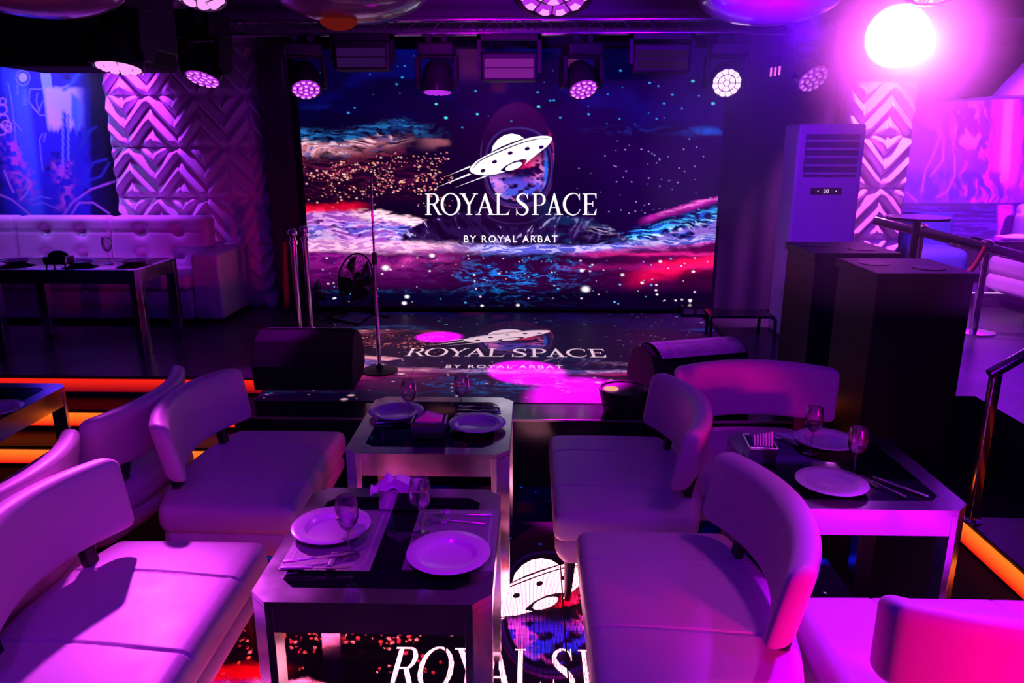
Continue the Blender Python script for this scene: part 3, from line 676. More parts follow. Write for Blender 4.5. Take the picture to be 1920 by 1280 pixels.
def left_art(x, y):
    c = np.zeros(x.shape+(3,)); c[...] = (.002, .004, .03)
    def lay(m, col):
        nonlocal c
        m = np.clip(m, 0, 1)[..., None]; c = c*(1-m)+m*np.array(col)
    n = fbm(x/18, y/18); n2 = fbm(x/9+4, y/9); s = .13*(y-90)
    xs = x-s
    lay(sm(120, 60, np.abs(x-60-s))*sm(.2, .6, n+.15), (.03, .04, .60))
    lay(sm(22, 8, np.abs(xs-28))*sm(100, 200, y)*.9, (.05, .20, .85)); lay(sm(26, 16, np.abs(xs+2-20))*.3, (.1, .3, .9))
    lay(sm(10.5, 8.5, np.abs(xs-79))*sm(250, 238, y), (.40, .70, .95))
    blob = sm(0, 3, xs-72)*sm(163, 135, x)*sm(160, 168, y)*sm(246, 232, y+14*(vnoise(x/3.5, y*0)-.5))
    lay(blob, (.88, .85, .92))
    lay(sm(130, 138, x)*sm(164, 140, x)*sm(165, 175, y-(.9*(x-130)))*sm(250, 235, y+40*(vnoise(x/3, y*0+3)-.5)), (.10, .35, .95))
    for k, X in enumerate((118, 122, 128, 134, 140, 148)): lay(sm(2.4, 1.6, np.abs(x-X))*sm(200+6*k, 215, y)*sm(330-14*k, 300, y), (.02, .07, .6) if k % 2 else (.2, .45, .95))
    lay(sm(165, 175, x)*.85, (.002, .003, .02)); lay(sm(108, 98, y)*0, (0, 0, 0))
    lay(seg(x, y, [(120, 168), (135, 155), (160, 120), (172, 100)], 3.5), (.05, .25, .9)); lay(seg(x, y, [(104, 162), (115, 166), (128, 160)], 1.4), (.6, .6, .95))
    lay(sm(9, 7.6, np.hypot(x-43, y-145)), (.6, .7, .95))
    lay(seg(x, y, ell(43, 146, 13.5, 15, 0, 8)+[ell(43, 146, 13.5, 15, 0, 8)[0]], 1.0)*.9, (.4, .5, .95))
    for pts in ([(15, 155), (20, 180), (28, 240), (32, 290)], [(80, 167), (56, 167), (54, 190), (66, 205), (72, 210), (80, 190), (84, 188)], [(70, 175), (68, 190), (74, 208)], [(60, 200), (75, 216), (90, 216)], [(33, 160), (33, 178)], [(80, 250), (74, 262), (80, 320)], [(86, 250), (82, 265)], [(24, 226), (30, 232), (40, 245)], [(58, 375), (75, 368), (95, 372)], [(60, 385), (80, 380), (110, 392)]):
        lay(seg(x, y, pts, 1.0)*.85, (.35, .5, .95))
    for k in range(8): lay(seg(x, y, [(43, 168+4*k), (51, 168+4*k)], .9)*.6, (.4, .5, .9))
    for px_, py_, r_, in ((4, 205, 9), (6, 225, 10), (3, 245, 8), (12, 235, 9), (5, 190, 6), (16, 242, 6)):
        lay(np.exp(-((np.hypot(x-px_, y-py_)-r_)/1.2)**2), (.85, .45, .75))
    t_ = np.exp(-((x-10-(y-240)*.32)/(15+4*(n2-.5)*8))**2)*sm(250, 275, y)*sm(390, 340, y)*sm(.42, .58, n2)
    lay(t_, (.66, .16, .66)); lay(np.exp(-((x-118-12*(n-.5)*4)/12)**2)*sm(296, 312, y)*sm(402, 380, y)*sm(.38, .56, n2), (.62, .18, .70))
    for pts in ([(0, 365), (22, 374), (60, 405)], [(38, 375), (52, 360), (58, 345), (50, 335)], [(118, 405), (135, 380), (170, 355), (215, 340)], [(132, 405), (148, 380), (175, 380), (205, 400)], [(8, 320), (18, 345), (25, 360)]):
        lay(seg(x, y, pts, 1.6), (.62, .35, .8))
    for pts in ([(142, 325), (138, 290), (158, 265), (170, 245)], [(158, 270), (156, 252), (180, 238)], [(160, 330), (175, 305), (200, 298)], [(150, 345), (190, 330), (205, 305)]):
        lay(seg(x, y, pts, 2.2)*.8, (.03, .10, .5))
    return c
def right_art(x, y):
    c = np.zeros(x.shape+(3,)); c[...] = (.16, .05, .5)
    def lay(m, col):
        nonlocal c
        m = np.clip(m, 0, 1)[..., None]; c = c*(1-m)+m*np.array(col)
    wx = x+30*(fbm(x/30, y/30)-.5); wy = y+30*(fbm(x/30+5, y/30)-.5)
    n = fbm(wx/26, wy/30); n2 = fbm(wx/8, wy/24)
    lay(sm(.42, .6, n), (.26, .04, .50)); lay(sm(.52, .66, n2)*sm(1780, 1830, x), (.60, .05, .5))
    lay(sm(28, 14, np.abs(wx-1885+(y-250)*.04))*sm(365, 330, y), (.75, .10, .72)); lay(sm(13, 5, np.abs(x-1888+(y-250)*.06))*sm(355, 310, y), (.75, .45, .80))
    lay(sm(1860, 1830, x)*sm(1775, 1800, x)*sm(150, 180, y)*sm(300, 260, y)*sm(.5, .58, n2), (.85, .35, .75))
    lay(sm(1850, 1770, x)*sm(250, 280, y)*sm(395, 360, y)*sm(.5, .6, n)*.7, (.10, .06, .50))
    lay(sm(1895, 1870, x)*sm(310, 330, y)*sm(385, 370, y)*sm(.55, .45, n2)*.8, (.05, .02, .24))
    for k in range(7): lay(seg(x, y, [(1735, 210+5*k), (1752, 213+5*k), (1766, 225+5*k)], 1.1)*.8, (.55, .25, .75))
    for pts in ([(1760, 225), (1765, 250), (1750, 290), (1735, 320), (1728, 360)], [(1790, 290), (1790, 330), (1775, 360), (1755, 370)], [(1700, 360), (1718, 378), (1735, 395)], [(1850, 130), (1838, 170), (1835, 230)], [(1770, 260), (1768, 300), (1745, 330)]):
        lay(seg(x, y, pts, 1.8), (.45, .18, .75))
    lay(sm(378, 382, y), (.04, .01, .12)); lay(sm(382, 386, y)*sm(18, 9, np.abs(x-1885)), (.70, .04, .70)); lay(sm(384, 390, y)*sm(.5, .6, fbm(x/30, y/2))*.6, (.14, .04, .5))
    lay(sm(1895, 1915, x)*sm(395, 405, y), (.03, .03, .6))
    return c
tag(MB().prism([(4.45, 2.48), (8.05, 2.62), (8.05, 3.5), (5.3, 3.5)], 7.7, 8.9, lambda x, z, y: (x, y, z)).build('ceiling_box', M['purple_paint']), kind='structure')
mural('wall_mural', -7.2, -4.10, 1.25, 2.98, 7.56, 300, 170, left_art, 'blue science fiction city mural behind the long white sofa')
mural('wall_mural', 3.60, 8.0, .95, 3.0, 9.04, 420, 200, right_art, 'magenta and violet fantasy landscape mural at the far right')

# ------------------------------------------------------------------ lounge chair
def cushion_fn(x, y, z):
    e = max(0, 1-(x/.48)**2)*max(0, 1-(y/.31)**2)
    zz = z
    if z > 0: zz += .018*e**.5
    if z > .03:
        for s_ in (-.21, .21): zz -= .009*math.exp(-((x-s_-.02*math.sin(y*5))/.0045)**2)
    yy = y*(1+.30*max(0, 1-(x/.48)**2)) if y > 0 else y
    return (x, yy, zz)
def base_fn(x, y, z):
    k = 1-.10*max(0, (-z)/.08)
    yy = y*(1+.30*max(0, 1-(x/.48)**2)) if y > 0 else y
    return (x*(k*.5+.5), yy*k, z)
def back_fn(x, y, z):
    q = (x/.45)**2
    return (x*(.97+.03*z/.15), y-.13*q+.18*(z+.15)+.13, z+.012*(1-q)*(1 if z > 0 else .3))
def make_chair():
    t = thing('lounge_chair', '', 'chair', group='wide white leather lounge chairs')
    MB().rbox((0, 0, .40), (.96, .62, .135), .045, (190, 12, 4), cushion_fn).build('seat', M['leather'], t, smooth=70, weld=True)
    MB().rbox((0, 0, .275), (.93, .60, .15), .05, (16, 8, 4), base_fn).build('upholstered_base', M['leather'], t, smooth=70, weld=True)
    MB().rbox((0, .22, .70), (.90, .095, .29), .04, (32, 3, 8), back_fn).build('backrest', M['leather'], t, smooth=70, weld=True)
    for s_ in (-1, 1):
        MB().prism([(-.03, -.015), (.03, -.015), (.03, .015), (-.03, .015)], 0, .12, lambda x, y, z: (s_*.27+x, .30+y+z*.2, .455+z)).build('back_support', M['black'], t)
        for q in (-1, 1):
            MB().tube([(s_*.39, q*.23, .225), (s_*.40, q*.24, 0)], [.028, .014], 12).build('leg', M['legwood'], t, smooth=50)
    return t
proto = make_chair()
for i, (x, y, rz, lb) in enumerate((
    (-1.37, 2.24, PI/2, 'white leather lounge chair at lower left with magenta light on its seat'),
    (-1.34, 3.45, PI/2, 'white lounge chair left of the table nearest the stage, facing right'),
    (-2.24, 3.50, -PI/2, 'dim lounge chair turned away to the left near the orange steps'),
    (-2.26, 2.54, -PI/2, 'dim lounge chair turned away at the left edge, in front of the similar one'),
    (.42, 3.42, -PI/2, 'white lounge chair right of the table nearest the stage, thin dark leg showing'),
    (.51, 2.36, -PI/2, 'large purple-lit lounge chair right of the LED floor strip, in front'),
    (1.24, 3.66, 0, 'lounge chair facing the camera behind the right table'),
    (1.41, 2.08, PI, 'lounge chair with pink-lit backrest at the lower right corner'))):
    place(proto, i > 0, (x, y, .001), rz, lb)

# ------------------------------------------------------------------ steel tables
def octo(hx, hy, c): return [(-hx+c, -hy), (hx-c, -hy), (hx, -hy+c), (hx, hy-c), (hx-c, hy), (-hx+c, hy), (-hx, hy-c), (-hx, -hy+c)]
def make_table(hx, hy, H, c=.055, rim=.075, name='dining_table'):
    t = thing(name, '', 'table')
    o = octo(hx, hy, c); i_ = octo(hx-rim, hy-rim, c*.75); n = 8; mb = MB()
    vs = [(x, y, H) for x, y in o]+[(x, y, H) for x, y in i_]+[(x, y, H-.02) for x, y in o]+[(x, y, H-.02) for x, y in i_]
    fs = []
    for k in range(n):
        j = (k+1) % n; fs += [(k, j, n+j, n+k), (2*n+j, 2*n+k, 3*n+k, 3*n+j), (k, 2*n+k, 2*n+j, j), (n+j, 3*n+j, 3*n+k, n+k)]
    mb.add(vs, fs).build('steel_rim', M['chrome'], t)
    MB().prism(i_, H-.016, H-.002).build('glass_top', M['glass_top'], t)
    ap = MB(); z0, z1 = H-.105, H-.0205; w = .075
    ap.box(-hx+w, hx-w, -hy+.003, -hy+.02, z0, z1).box(-hx+w, hx-w, hy-.02, hy-.003, z0, z1)
    ap.box(-hx+.003, -hx+.02, -hy+w, hy-w, z0, z1).box(hx-.02, hx-.003, -hy+w, hy-w, z0, z1); ap.build('apron', M['chrome'], t)
    for sx in (-1, 1):
        for sy in (-1, 1):
            P = [(hx-c, -hy), (hx, -hy+c), (hx, -hy+.078), (hx-.078, -hy+.078), (hx-.078, -hy)]
            P = [(x*sx, y*-sy) for x, y in P]
            if sx*sy > 0: P = P[::-1]
            P = [(x*1, y*1) for x, y in P]
            MB().prism(P, .001, H-.0205).build('leg', M['chrome'], t, bevel=.002)
    return t
TH = .74
tab = make_table(.36, .375, TH)
place(tab, False, (-.466, 2.268, 0), 0, 'octagonal black glass and steel table nearest the camera, two placemats on it', 'steel and black glass tables')
place(tab, True, (-.445, 3.35, 0), 0, 'octagonal black glass and steel table against the stage front', 'steel and black glass tables')
place(tab, True, (1.265, 2.885, 0), 0, 'octagonal steel and black glass table at the right with plates and napkin box', 'steel and black glass tables')
place(tab, True, (-2.92, 3.53, 0), 0, 'octagonal glass and steel table cut by the left frame edge below the orange steps', 'steel and black glass tables')
pt = make_table(.60, .33, .665, c=.03, rim=.04, name='dining_table')
pt.location = (-3.56, 5.84, PZ+.001); tag(pt, 'long glass and steel table on the left platform in front of the tufted sofa', 'table', 'steel and black glass tables')

# ------------------------------------------------------------------ tableware
def plate_mb(r=.135):
    P = [(0, .003), (r*.57, .003), (r*.62, .008), (r*.66, .016), (r*.98, .024), (r, .0255), (r*.985, .0275), (r*.68, .0215), (r*.655, .0195), (r*.625, .010), (r*.59, .0075), (0, .0068)]
    return MB().lathe(P, 56, cap=False)
plate = tag(plate_mb().build('dinner_plate', M['porcelain'], smooth=60), '', 'plate', 'white dinner plates')
def make_glass():
    t = thing('wine_glass', '', 'wine glass', group='stemmed wine glasses')
    b = [(.004, .095), (.016, .100), (.030, .118), (.037, .140), (.038, .160), (.035, .185), (.030, .208), (.0290, .2085), (.034, .185), (.0365, .160), (.0355, .141), (.0285, .120), (.015, .102), (.001, .098)]
    MB().lathe(b, 36, cap=False).build('bowl', M['glass'], t, smooth=60)
    MB().lathe([(.004, .005), (.0035, .03), (.0033, .07), (.0045, .097)], 14).build('stem', M['glass'], t, smooth=60)
    MB().lathe([(.001, .0), (.034, .0), (.0345, .001), (.02, .003), (.005, .006), (.001, .007)], 36, cap=False).build('foot', M['glass'], t, smooth=60)
    return t
glass = make_glass()
def make_napbox():
    t = thing('napkin_holder', '', 'napkin holder', group='steel napkin holders')
    mb = MB(); w, d, h, k = .075, .055, .075, .003
    for a in ((-w, w, -d, -d+k), (-w, w, d-k, d), (-w, -w+k, -d, d), (w-k, w, -d, d)): mb.box(a[0], a[1], a[2], a[3], .004, h)
    mb.box(-w, w, -d, d, .004, .008); mb.build('box', M['chrome_clean'], t)
    mb = MB()
    for s0, s1 in (((-w, -d), (w, -d)), ((w, -d), (w, d)), ((w, d), (-w, d)), ((-w, d), (-w, -d))): mb.tube([(*s0, h), (*s1, h)], .005, 8)
    mb.build('rolled_rim', M['chrome_clean'], t, smooth=50)
    mb = MB()
    for k in range(7):
        y = -.035+k*.0115
        mb.add([(-.06, y, .01), (.055, y, .01), (.06, y-.006, .085), (-.01, y-.012, .125-.003*k), (-.062, y-.004, .082), (-.06, y+.006, .01), (.055, y+.006, .01), (.06, y+.001, .085), (-.01, y-.004, .125-.003*k), (-.062, y+.003, .082)],
               [(0, 1, 2, 3, 4), (9, 8, 7, 6, 5), (0, 5, 6, 1), (1, 6, 7, 2), (2, 7, 8, 3), (3, 8, 9, 4), (4, 9, 5, 0)])
    mb.build('napkins', M['napkin'], t)
    return t
napbox = make_napbox()
def make_knife():
    t = thing('table_knife', '', 'knife', group='table knives')
    MB().rbox((-.055, 0, .006), (.10, .013, .008), .004, (6, 2, 2)).build('handle', M['steel'], t, smooth=60, weld=True)
    MB().prism([(-.006, -.006), (.09, -.008), (.112, -.002), (.116, .005), (-.006, .006)], .004, .0062).build('blade', M['steel'], t)
    return t
def make_fork():
    t = thing('table_fork', '', 'fork', group='table forks')
    MB().tube([(-.10, 0, .005), (-.03, 0, .008), (.035, 0, .010)], [.006, .0035, .003], 8).build('handle', M['steel'], t, smooth=60)
    mb = MB().add([(.03, -.004, .010), (.055, -.012, .006), (.07, -.012, .005), (.07, .012, .005), (.055, .012, .006), (.03, .004, .010), (.03, -.004, .012), (.055, -.012, .008), (.07, -.012, .007), (.07, .012, .007), (.055, .012, .008), (.03, .004, .012)],
                  [(5, 4, 3, 2, 1, 0), (6, 7, 8, 9, 10, 11), (0, 1, 7, 6), (1, 2, 8, 7), (2, 3, 9, 8), (3, 4, 10, 9), (4, 5, 11, 10)])
    for k in range(4): mb.tube([(.069, -.0105+k*.007, .006), (.09, -.0105+k*.007, .006), (.108, -.0105+k*.007, .010)], [.0019, .0017, .001], 6)
    mb.build('tines', M['steel'], t, smooth=60); return t
knife, fork = make_knife(), make_fork()
def make_rest():
    t = thing('cutlery_rest', '', 'cutlery rest')
    MB().box(-.008, .008, -.035, .035, .001, .010).build('bar', M['steel'], t, bevel=.002)
    for s_ in (-1, 1): MB().box(-.011, .011, s_*.036-.005, s_*.036+.005, .001, .017).build('end_block', M['steel'], t, bevel=.002)
    return t
def make_mat(hx, hy):
    t = thing('placemat', '', 'placemat', group='rectangular silver placemats')
    MB().box(-hx, hx, -hy, hy, 0, .0015).build('sheet', M['placemat'], t)
    mb = MB()
    for k, w in ((.022, .008),):
        x, y = hx-k, hy-k
        mb.box(-x, x, -y, -y+w, .0015, .0022).box(-x, x, y-w, y, .0015, .0022).box(-x, -x+w, -y, y, .0015, .0022).box(x-w, x, -y, y, .0015, .0022)
    mb.build('border', M['matborder'], t); return t
Tz = TH+.0005
pm = make_mat(.145, .20)
def at(px, py, z=Tz): p = onz(px, py, z); return p
place(pm, False, (-.640, 2.26, Tz), 0, 'silver placemat on the near table, under the left plate and two knives'); 
place(pm, True, (-.252, 2.27, Tz), 0, 'silver placemat on the near table, under the right plate and wine glass')
mz = Tz+.0025
used = {}
def put(p, key, loc, rz, label, group=None):
    o = place(p, used.get(key, False), loc, rz, label, group); used[key] = True; return o
for px, py, z, lb in ((621, 985, mz+.01, 'white dinner plate on the near table, its rim behind the left wine glass'), (841, 1036, mz+.01, 'magenta-lit dinner plate on the near table, right side'),
                      (743, 770, Tz+.01, 'white plate on the table by the stage, left one with a glass at its rim'), (895, 793, Tz+.01, 'white plate on the table by the stage, right one with a small shiny spot'),
                      (1549, 824, Tz+.01, 'white plate at the far side of the right table'), (1559, 903, Tz+.01, 'white plate at the near side of the right table'),
                      (-14, 767, Tz+.01, 'white plate just cut by the left frame edge')):
    p = onz(px, py, z+.01); put(plate, 'plate', (p[0], p[1], z-.0085-.003), random.random(), lb)
for px, py, z, lb in ((655, 1042, mz, 'wine glass on the near table between left plate and knives'), (790, 1003, mz, 'wine glass on the near table beside the napkin holder'),
                      (768, 790, Tz, 'wine glass at the left plate of the table by the stage'), (866, 778, Tz, 'wine glass standing above the right plate of the table by the stage'),
                      (1520, 848, Tz, 'wine glass at the far plate of the right table, before the orange light'), (1600, 893, Tz, 'wine glass between the two plates of the right table')):
    p = onz(px, py, z); put(glass, 'glass', (p[0], p[1], z), 0, lb)
for px, py, rz, lb in ((752, 950, .02, 'napkin holder at the back of the near table with a crumpled napkin'), (805, 818, .0, 'napkin holder on the table by the stage'),
                       (1425, 862, 1.48, 'steel napkin holder on the right table')):
    p = onz(px, py, Tz); put(napbox, 'nap', (p[0], p[1]+.02, Tz), rz, lb)
for px, py, rz, z, lb in ((590, 1066, .06, mz+.009, 'knife with a thick handle on the left placemat, nearest the table edge'), (595, 1047, .30, mz+.009, 'knife laid slanting on the left placemat behind the other'),
                          (870, 966, PI-.03, mz, 'knife lying at the top of the right placemat'), (1486, 826, PI*.66, Tz, 'knife behind the napkin holder of the right table'), (1690, 915, PI*.70, Tz, 'knife at the right edge of the right table'),
                          (900, 771, PI-.1, Tz, 'knife behind the right plate of the table by the stage')):
    p = onz(px, py, z); put(knife, 'knife', (p[0], p[1], z-.001), rz, lb)
for px, py, rz, z, lb in ((858, 980, PI-.12, mz, 'fork lying at the top of the right placemat below the knife'), (1655, 915, PI*.66, Tz, 'fork next to the knife on the right table'), (1464, 822, PI*.66, Tz, 'fork behind the napkin holder of the right table'),
                          (900, 765, PI-.1, Tz, 'fork behind the right plate of the table by the stage'), (745, 792, .2, Tz, 'fork below the left plate of the table by the stage')):
    p = onz(px, py, z); put(fork, 'fork', (p[0], p[1], z-.001), rz, lb)
p = onz(623, 1056, mz); r1 = make_rest(); r1.location = (p[0], p[1], mz); r1['label'] = 'metal cutlery rest under the knives on the left placemat'; r1['group'] = 'cutlery rests'
p = onz(835, 972, mz); r2 = copy_tree(r1); r2.location = (p[0], p[1], mz); r2['label'] = 'metal cutlery rest at the top of the right placemat'
# crumpled napkin on the near holder
p = onz(745, 950, Tz)
def crump(a, b):
    x = -.085+.15*a; y = -.05+.09*b
    return (x, y, .082+.045*max(0, 1-abs(x+.02)/.05)*max(0, 1-abs(y)/.06)+.008*math.sin(13*a+5*b)-.02*abs(b-.5)*2*abs(a-.5)*2)
mb = MB().grid(14, 10, crump); n = len(mb.v); mb.add([(x, y, z-.002) for x, y, z in mb.v], [tuple(reversed(f)) for f in mb.f])
tag(mb.build('paper_napkin', M['napkin'], loc=(p[0]-.01, p[1]+.02, Tz), rot=(0, 0, .1)), 'crumpled white paper napkin lying on the near napkin holder', 'napkin')
# on the platform table
pz = PZ+.665+.0015
p = (-3.62, 5.62, pz); t = thing('tea_warmer', 'small glass and steel tea warmer on the platform table', 'tea warmer', p)
MB().box(-.09, .09, -.06, .06, .03, .09).build('steel_band', M['chrome_clean'], t, bevel=.01)
for sx in (-1, 1):
    for sy in (-1, 1): MB().tube([(sx*.07, sy*.045, .03), (sx*.075, sy*.05, 0)], .006, 8).build('leg', M['black'], t)
MB().lathe([(.07, .09), (.065, .11), (.03, .13), (.001, .135)], 24).build('lid', M['glass_top'], t, smooth=60)
q = onz(205, 494, pz); put(glass, 'glass', (q[0], q[1], pz), 0, 'wine glass on the platform table in front of the tufted sofa')
for px, py, lb in ((150, 494, 'plate seen edge-on at the middle of the platform table'), (252, 492, 'plate seen edge-on near the right end of the platform table'), (30, 492, 'plate seen edge-on at the left of the platform table')):
    q = onz(px, py, pz); put(plate, 'plate', (q[0], q[1], pz-.0015), 0, lb)

# ------------------------------------------------------------------ tufted sofa on the left platform
sofa = thing('tufted_sofa', 'long white tufted leather sofa along the left wall with square arm', 'sofa', (0, 0, PZ))
bounds = [-6.75, -5.75, -4.93, -4.02, -3.06]
for k in range(4):
    x0, x1 = bounds[k], bounds[k+1]; w = x1-x0; cx = (x0+x1)/2
    def bf(x, y, z, w=w):
        if y < 0:
            for tx in (-w*.19, w*.19):
                for tz in (.18, -.04, -.26):
                    d = math.hypot(x-tx, z-tz); y += .055*math.exp(-(d/.045)**2)+.022*math.exp(-(d/.12)**2)
            y += .008*math.exp(-((z-.18)/.008)**2)
        return (x, y+(z+.25)*.10, z)
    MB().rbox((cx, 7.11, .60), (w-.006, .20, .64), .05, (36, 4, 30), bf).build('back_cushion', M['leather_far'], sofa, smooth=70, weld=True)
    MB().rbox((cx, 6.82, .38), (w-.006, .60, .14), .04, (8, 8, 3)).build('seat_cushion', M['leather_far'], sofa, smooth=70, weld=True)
MB().box(-6.75, -3.06, 6.55, 7.30, .04, .31).build('base', M['leather_far'], sofa, bevel=.02)
def armf(x, y, z): return (x, y, z+(.02 if z > .2 else 0)*(y+.3))
MB().rbox((-2.92, 6.98, .33), (.26, .80, .60), .035, (4, 6, 6), armf).build('armrest', M['leather_far'], sofa, smooth=70, weld=True)

# ------------------------------------------------------------------ on the stage
def make_monitor(a1=52):
    t = thing('stage_monitor', '', 'stage monitor', group='black stage wedge speakers')
    prof = [(-.19, 0), (.16, 0), (.24, .07), (.25, .16), (.17, .30), (.02, .37), (-.12, .33), (-.21, .17)]
    def f(y, z, x): return (x, y, z)
    MB().prism(prof, -.33, .33, lambda y, z, x: (x, y, z)).build('cabinet', M['matte'], t, bevel=.012)
    n = 12
    arc = [(-.02+.245*math.cos(a), .135+.245*math.sin(a)) for a in [math.radians(30+(a1*k/n)) for k in range(n+1)]]
    mb = MB().grid(n, 2, lambda a, b: (-.29+.58*b, arc[int(round(a*n))][0], arc[int(round(a*n))][1])); mb.build('grille', M['perf'], t, smooth=60)
    for x in (-.20, .19):
        mb = MB(); mb.grid(n, 1, lambda a, b, x=x: (x+.022*b, arc[int(round(a*n))][0]*1.004+.0008, arc[int(round(a*n))][1]*1.006))
        mb.build('strap', M['strap'], t, smooth=60)
    return t
def perf():
    m = bpy.data.materials.new('perforated_grille'); m.use_nodes = True; nt = m.node_tree; p = nt.nodes['Principled BSDF']
    tc = nt.nodes.new('ShaderNodeTexCoord'); ch = nt.nodes.new('ShaderNodeTexVoronoi'); ch.inputs['Scale'].default_value = 130; ch.inputs['Randomness'].default_value = 0
    cr = nt.nodes.new('ShaderNodeValToRGB'); nt.links.new(tc.outputs['Object'], ch.inputs['Vector']); nt.links.new(ch.outputs['Distance'], cr.inputs[0])
    cr.color_ramp.elements[0].position = .28; cr.color_ramp.elements[0].color = (.02, .02, .02, 1); cr.color_ramp.elements[1].position = .42; cr.color_ramp.elements[1].color = (.62, .58, .66, 1)
    nt.links.new(cr.outputs[0], p.inputs['Base Color']); p.inputs['Roughness'].default_value = .4; p.inputs['Metallic'].default_value = .4; return m
M['perf'] = perf(); M['strap'] = mat('grille_strap', (.6, .55, .62), .4)
mon = make_monitor()
place(mon, False, (-1.50, 4.86, PZ+.004), PI+.03, 'black wedge speaker with thin grille on the stage, left of the microphone stand')
place(make_monitor(100), False, (1.03, 4.62, PZ+.004), .30, 'black wedge speaker with bright purple grille on the stage, behind the right chairs')
mon.rotation_euler = (0, 0, .03)
# microphone stand
p = onz(712, 697, PZ)
t = thing('microphone_stand', 'tall straight microphone stand with round base on the stage', 'microphone stand', (p[0], p[1], PZ+.004))
top = ony(701, 338, p[1])[2]-PZ
MB().lathe([(.001, 0), (.13, 0), (.13, .012), (.03, .03), (.014, .05), (.014, .06)], 40).build('base', M['black'], t, smooth=40)
MB().tube([(0, 0, .05), (0, 0, top*.60)], .013, 12).build('lower_tube', M['chrome_clean'], t, smooth=50)
MB().tube([(0, 0, top*.58), (0, 0, top)], .0075, 12).build('upper_tube', M['chrome_clean'], t, smooth=50)
MB().tube([(0, 0, top*.575), (0, 0, top*.635)], .018, 14).build('clutch', M['black'], t, smooth=50)
# stanchions
def make_stanchion(h=.92):
    t = thing('rope_stanchion', '', 'stanchion', group='chrome rope stanchions')
    MB().lathe([(.001, 0), (.12, 0), (.12, .012), (.05, .025), (.03, .04)], 40).build('base', M['chrome_clean'], t, smooth=40)
    MB().tube([(0, 0, .03), (0, 0, h-.10)], .025, 16).build('post', M['chrome_clean'], t, smooth=50)
    MB().lathe([(.034, h-.12), (.034, h-.085), (.022, h-.08), (.022, h-.055)], 24).build('collar', M['chrome_clean'], t, smooth=40)
    MB().lathe([(.001, h-.06)]+[(.038*math.sin(a), h-.022-.038*math.cos(a)) for a in [PI*k/14 for k in range(1, 14)]]+[(.001, h+.016)], 24, cap=False).build('ball', M['chrome_clean'], t, smooth=60)
    return t
stn = make_stanchion()
for i, (px, py, py2, lb) in enumerate(((563, 633, 430, 'chrome rope stanchion behind the left wedge speaker, with the red rope'), (584, 622, 424, 'chrome rope stanchion nearest the left edge of the video wall'))):
    p = onz(px, py, PZ); h = ony(px-16, py2, p[1])[2]-PZ
    o = place(stn, i > 0, (p[0], p[1], PZ+.004), 0, lb); o.scale = (1, 1, h/.93)
p = onz(558, 633, PZ)
pts = [(p[0]-.03-.03*math.sin(PI*k/16), p[1]-.06+.02*math.sin(PI*k/8), PZ+.82-.55*math.sin(PI*k/16)) for k in range(17)]
tag(MB().tube(pts, .018, 10).build('velvet_rope', M['redrope'], smooth=60), 'dark red velvet rope hanging from the left chrome stanchion', 'rope')
# fans
def make_fan():
    t = thing('floor_fan', '', 'fan', group='black floor fans')
    R_ = .19; mb = MB()
    for s_ in (-1, 1):
        for k in range(28):
            a = 2*PI*k/28; pts = [(r*math.cos(a), s_*(.055*(1-(r/R_)**2)+.002), r*math.sin(a)) for r in (.03, .09, .14, R_)]
            mb.tube(pts, .0016, 5)
        for r in (.07, .13): mb.tube([(r*math.cos(2*PI*k/32), s_*.055*(1-(r/R_)**2), r*math.sin(2*PI*k/32)) for k in range(33)], .0018, 5)
    mb.tube([(R_*math.cos(2*PI*k/40), 0, R_*math.sin(2*PI*k/40)) for k in range(41)], .007, 8)
    mb.build('guard', M['black'], t, smooth=60, loc=(0, 0, .30), rot=(-.25, 0, 0))
    mb = MB()
    for k in range(4):
        a0 = PI/2*k
        mb.grid(6, 4, lambda a, b, a0=a0: ((.03+.135*b)*math.cos(a0+a*1.1), -.02+.04*a, (.03+.135*b)*math.sin(a0+a*1.1)))
    mb.build('blades', M['gloss'], t, loc=(0, 0, .30), rot=(-.25, 0, 0), smooth=60)
    MB().tube([(0, .02, .30), (0, .12, .28)], .05, 20).build('motor', M['black'], t, smooth=50)
    MB().tube([(-.19, 0, .30), (-.16, .02, .05), (-.18, -.14, .008), (.18, -.14, .008), (.16, .02, .05), (.19, 0, .30)], .009, 8).build('stand', M['black'], t, smooth=50)
    MB().tube([(-.16, .02, .05), (-.17, .16, .008), (.17, .16, .008), (.16, .02, .05)], .008, 8).build('rear_bar', M['black'], t, smooth=50)
    return t
fan = make_fan(); fan['label'] = ''
p = onz(668, 600, PZ); place(fan, False, (p[0], p[1]+.05, PZ+.004), -.65, 'round black floor fan in front of the video wall, left of the microphone stand'); fan.scale = (1.25,)*3
p = onz(598, 604, PZ); o = place(fan, True, (p[0]-.03, p[1]+.05, PZ+.004), -1.35, 'second floor fan half hidden behind the chrome stanchions'); o.scale = (.8,)*3
# black tub with a glowing top at the stage lip
p = onz(1165, 783, PZ)
t = thing('stage_uplighter', 'black round tub light with a small glowing disc on the stage front edge', 'light', (p[0]+.02, p[1]+.10, PZ+.002))
MB().lathe([(.001, 0), (.115, 0), (.15, .14), (.15, .155), (.14, .155), (.13, .145), (.001, .145)], 40).build('tub', M['black'], t, smooth=40)
MB().lathe([(.001, 0), (.045, 0), (.045, .004), (.001, .004)], 24, c=(-.075, 0, .146)).build('glow_disc', emat('warm_disc', (1, .45, .3), .9), t)
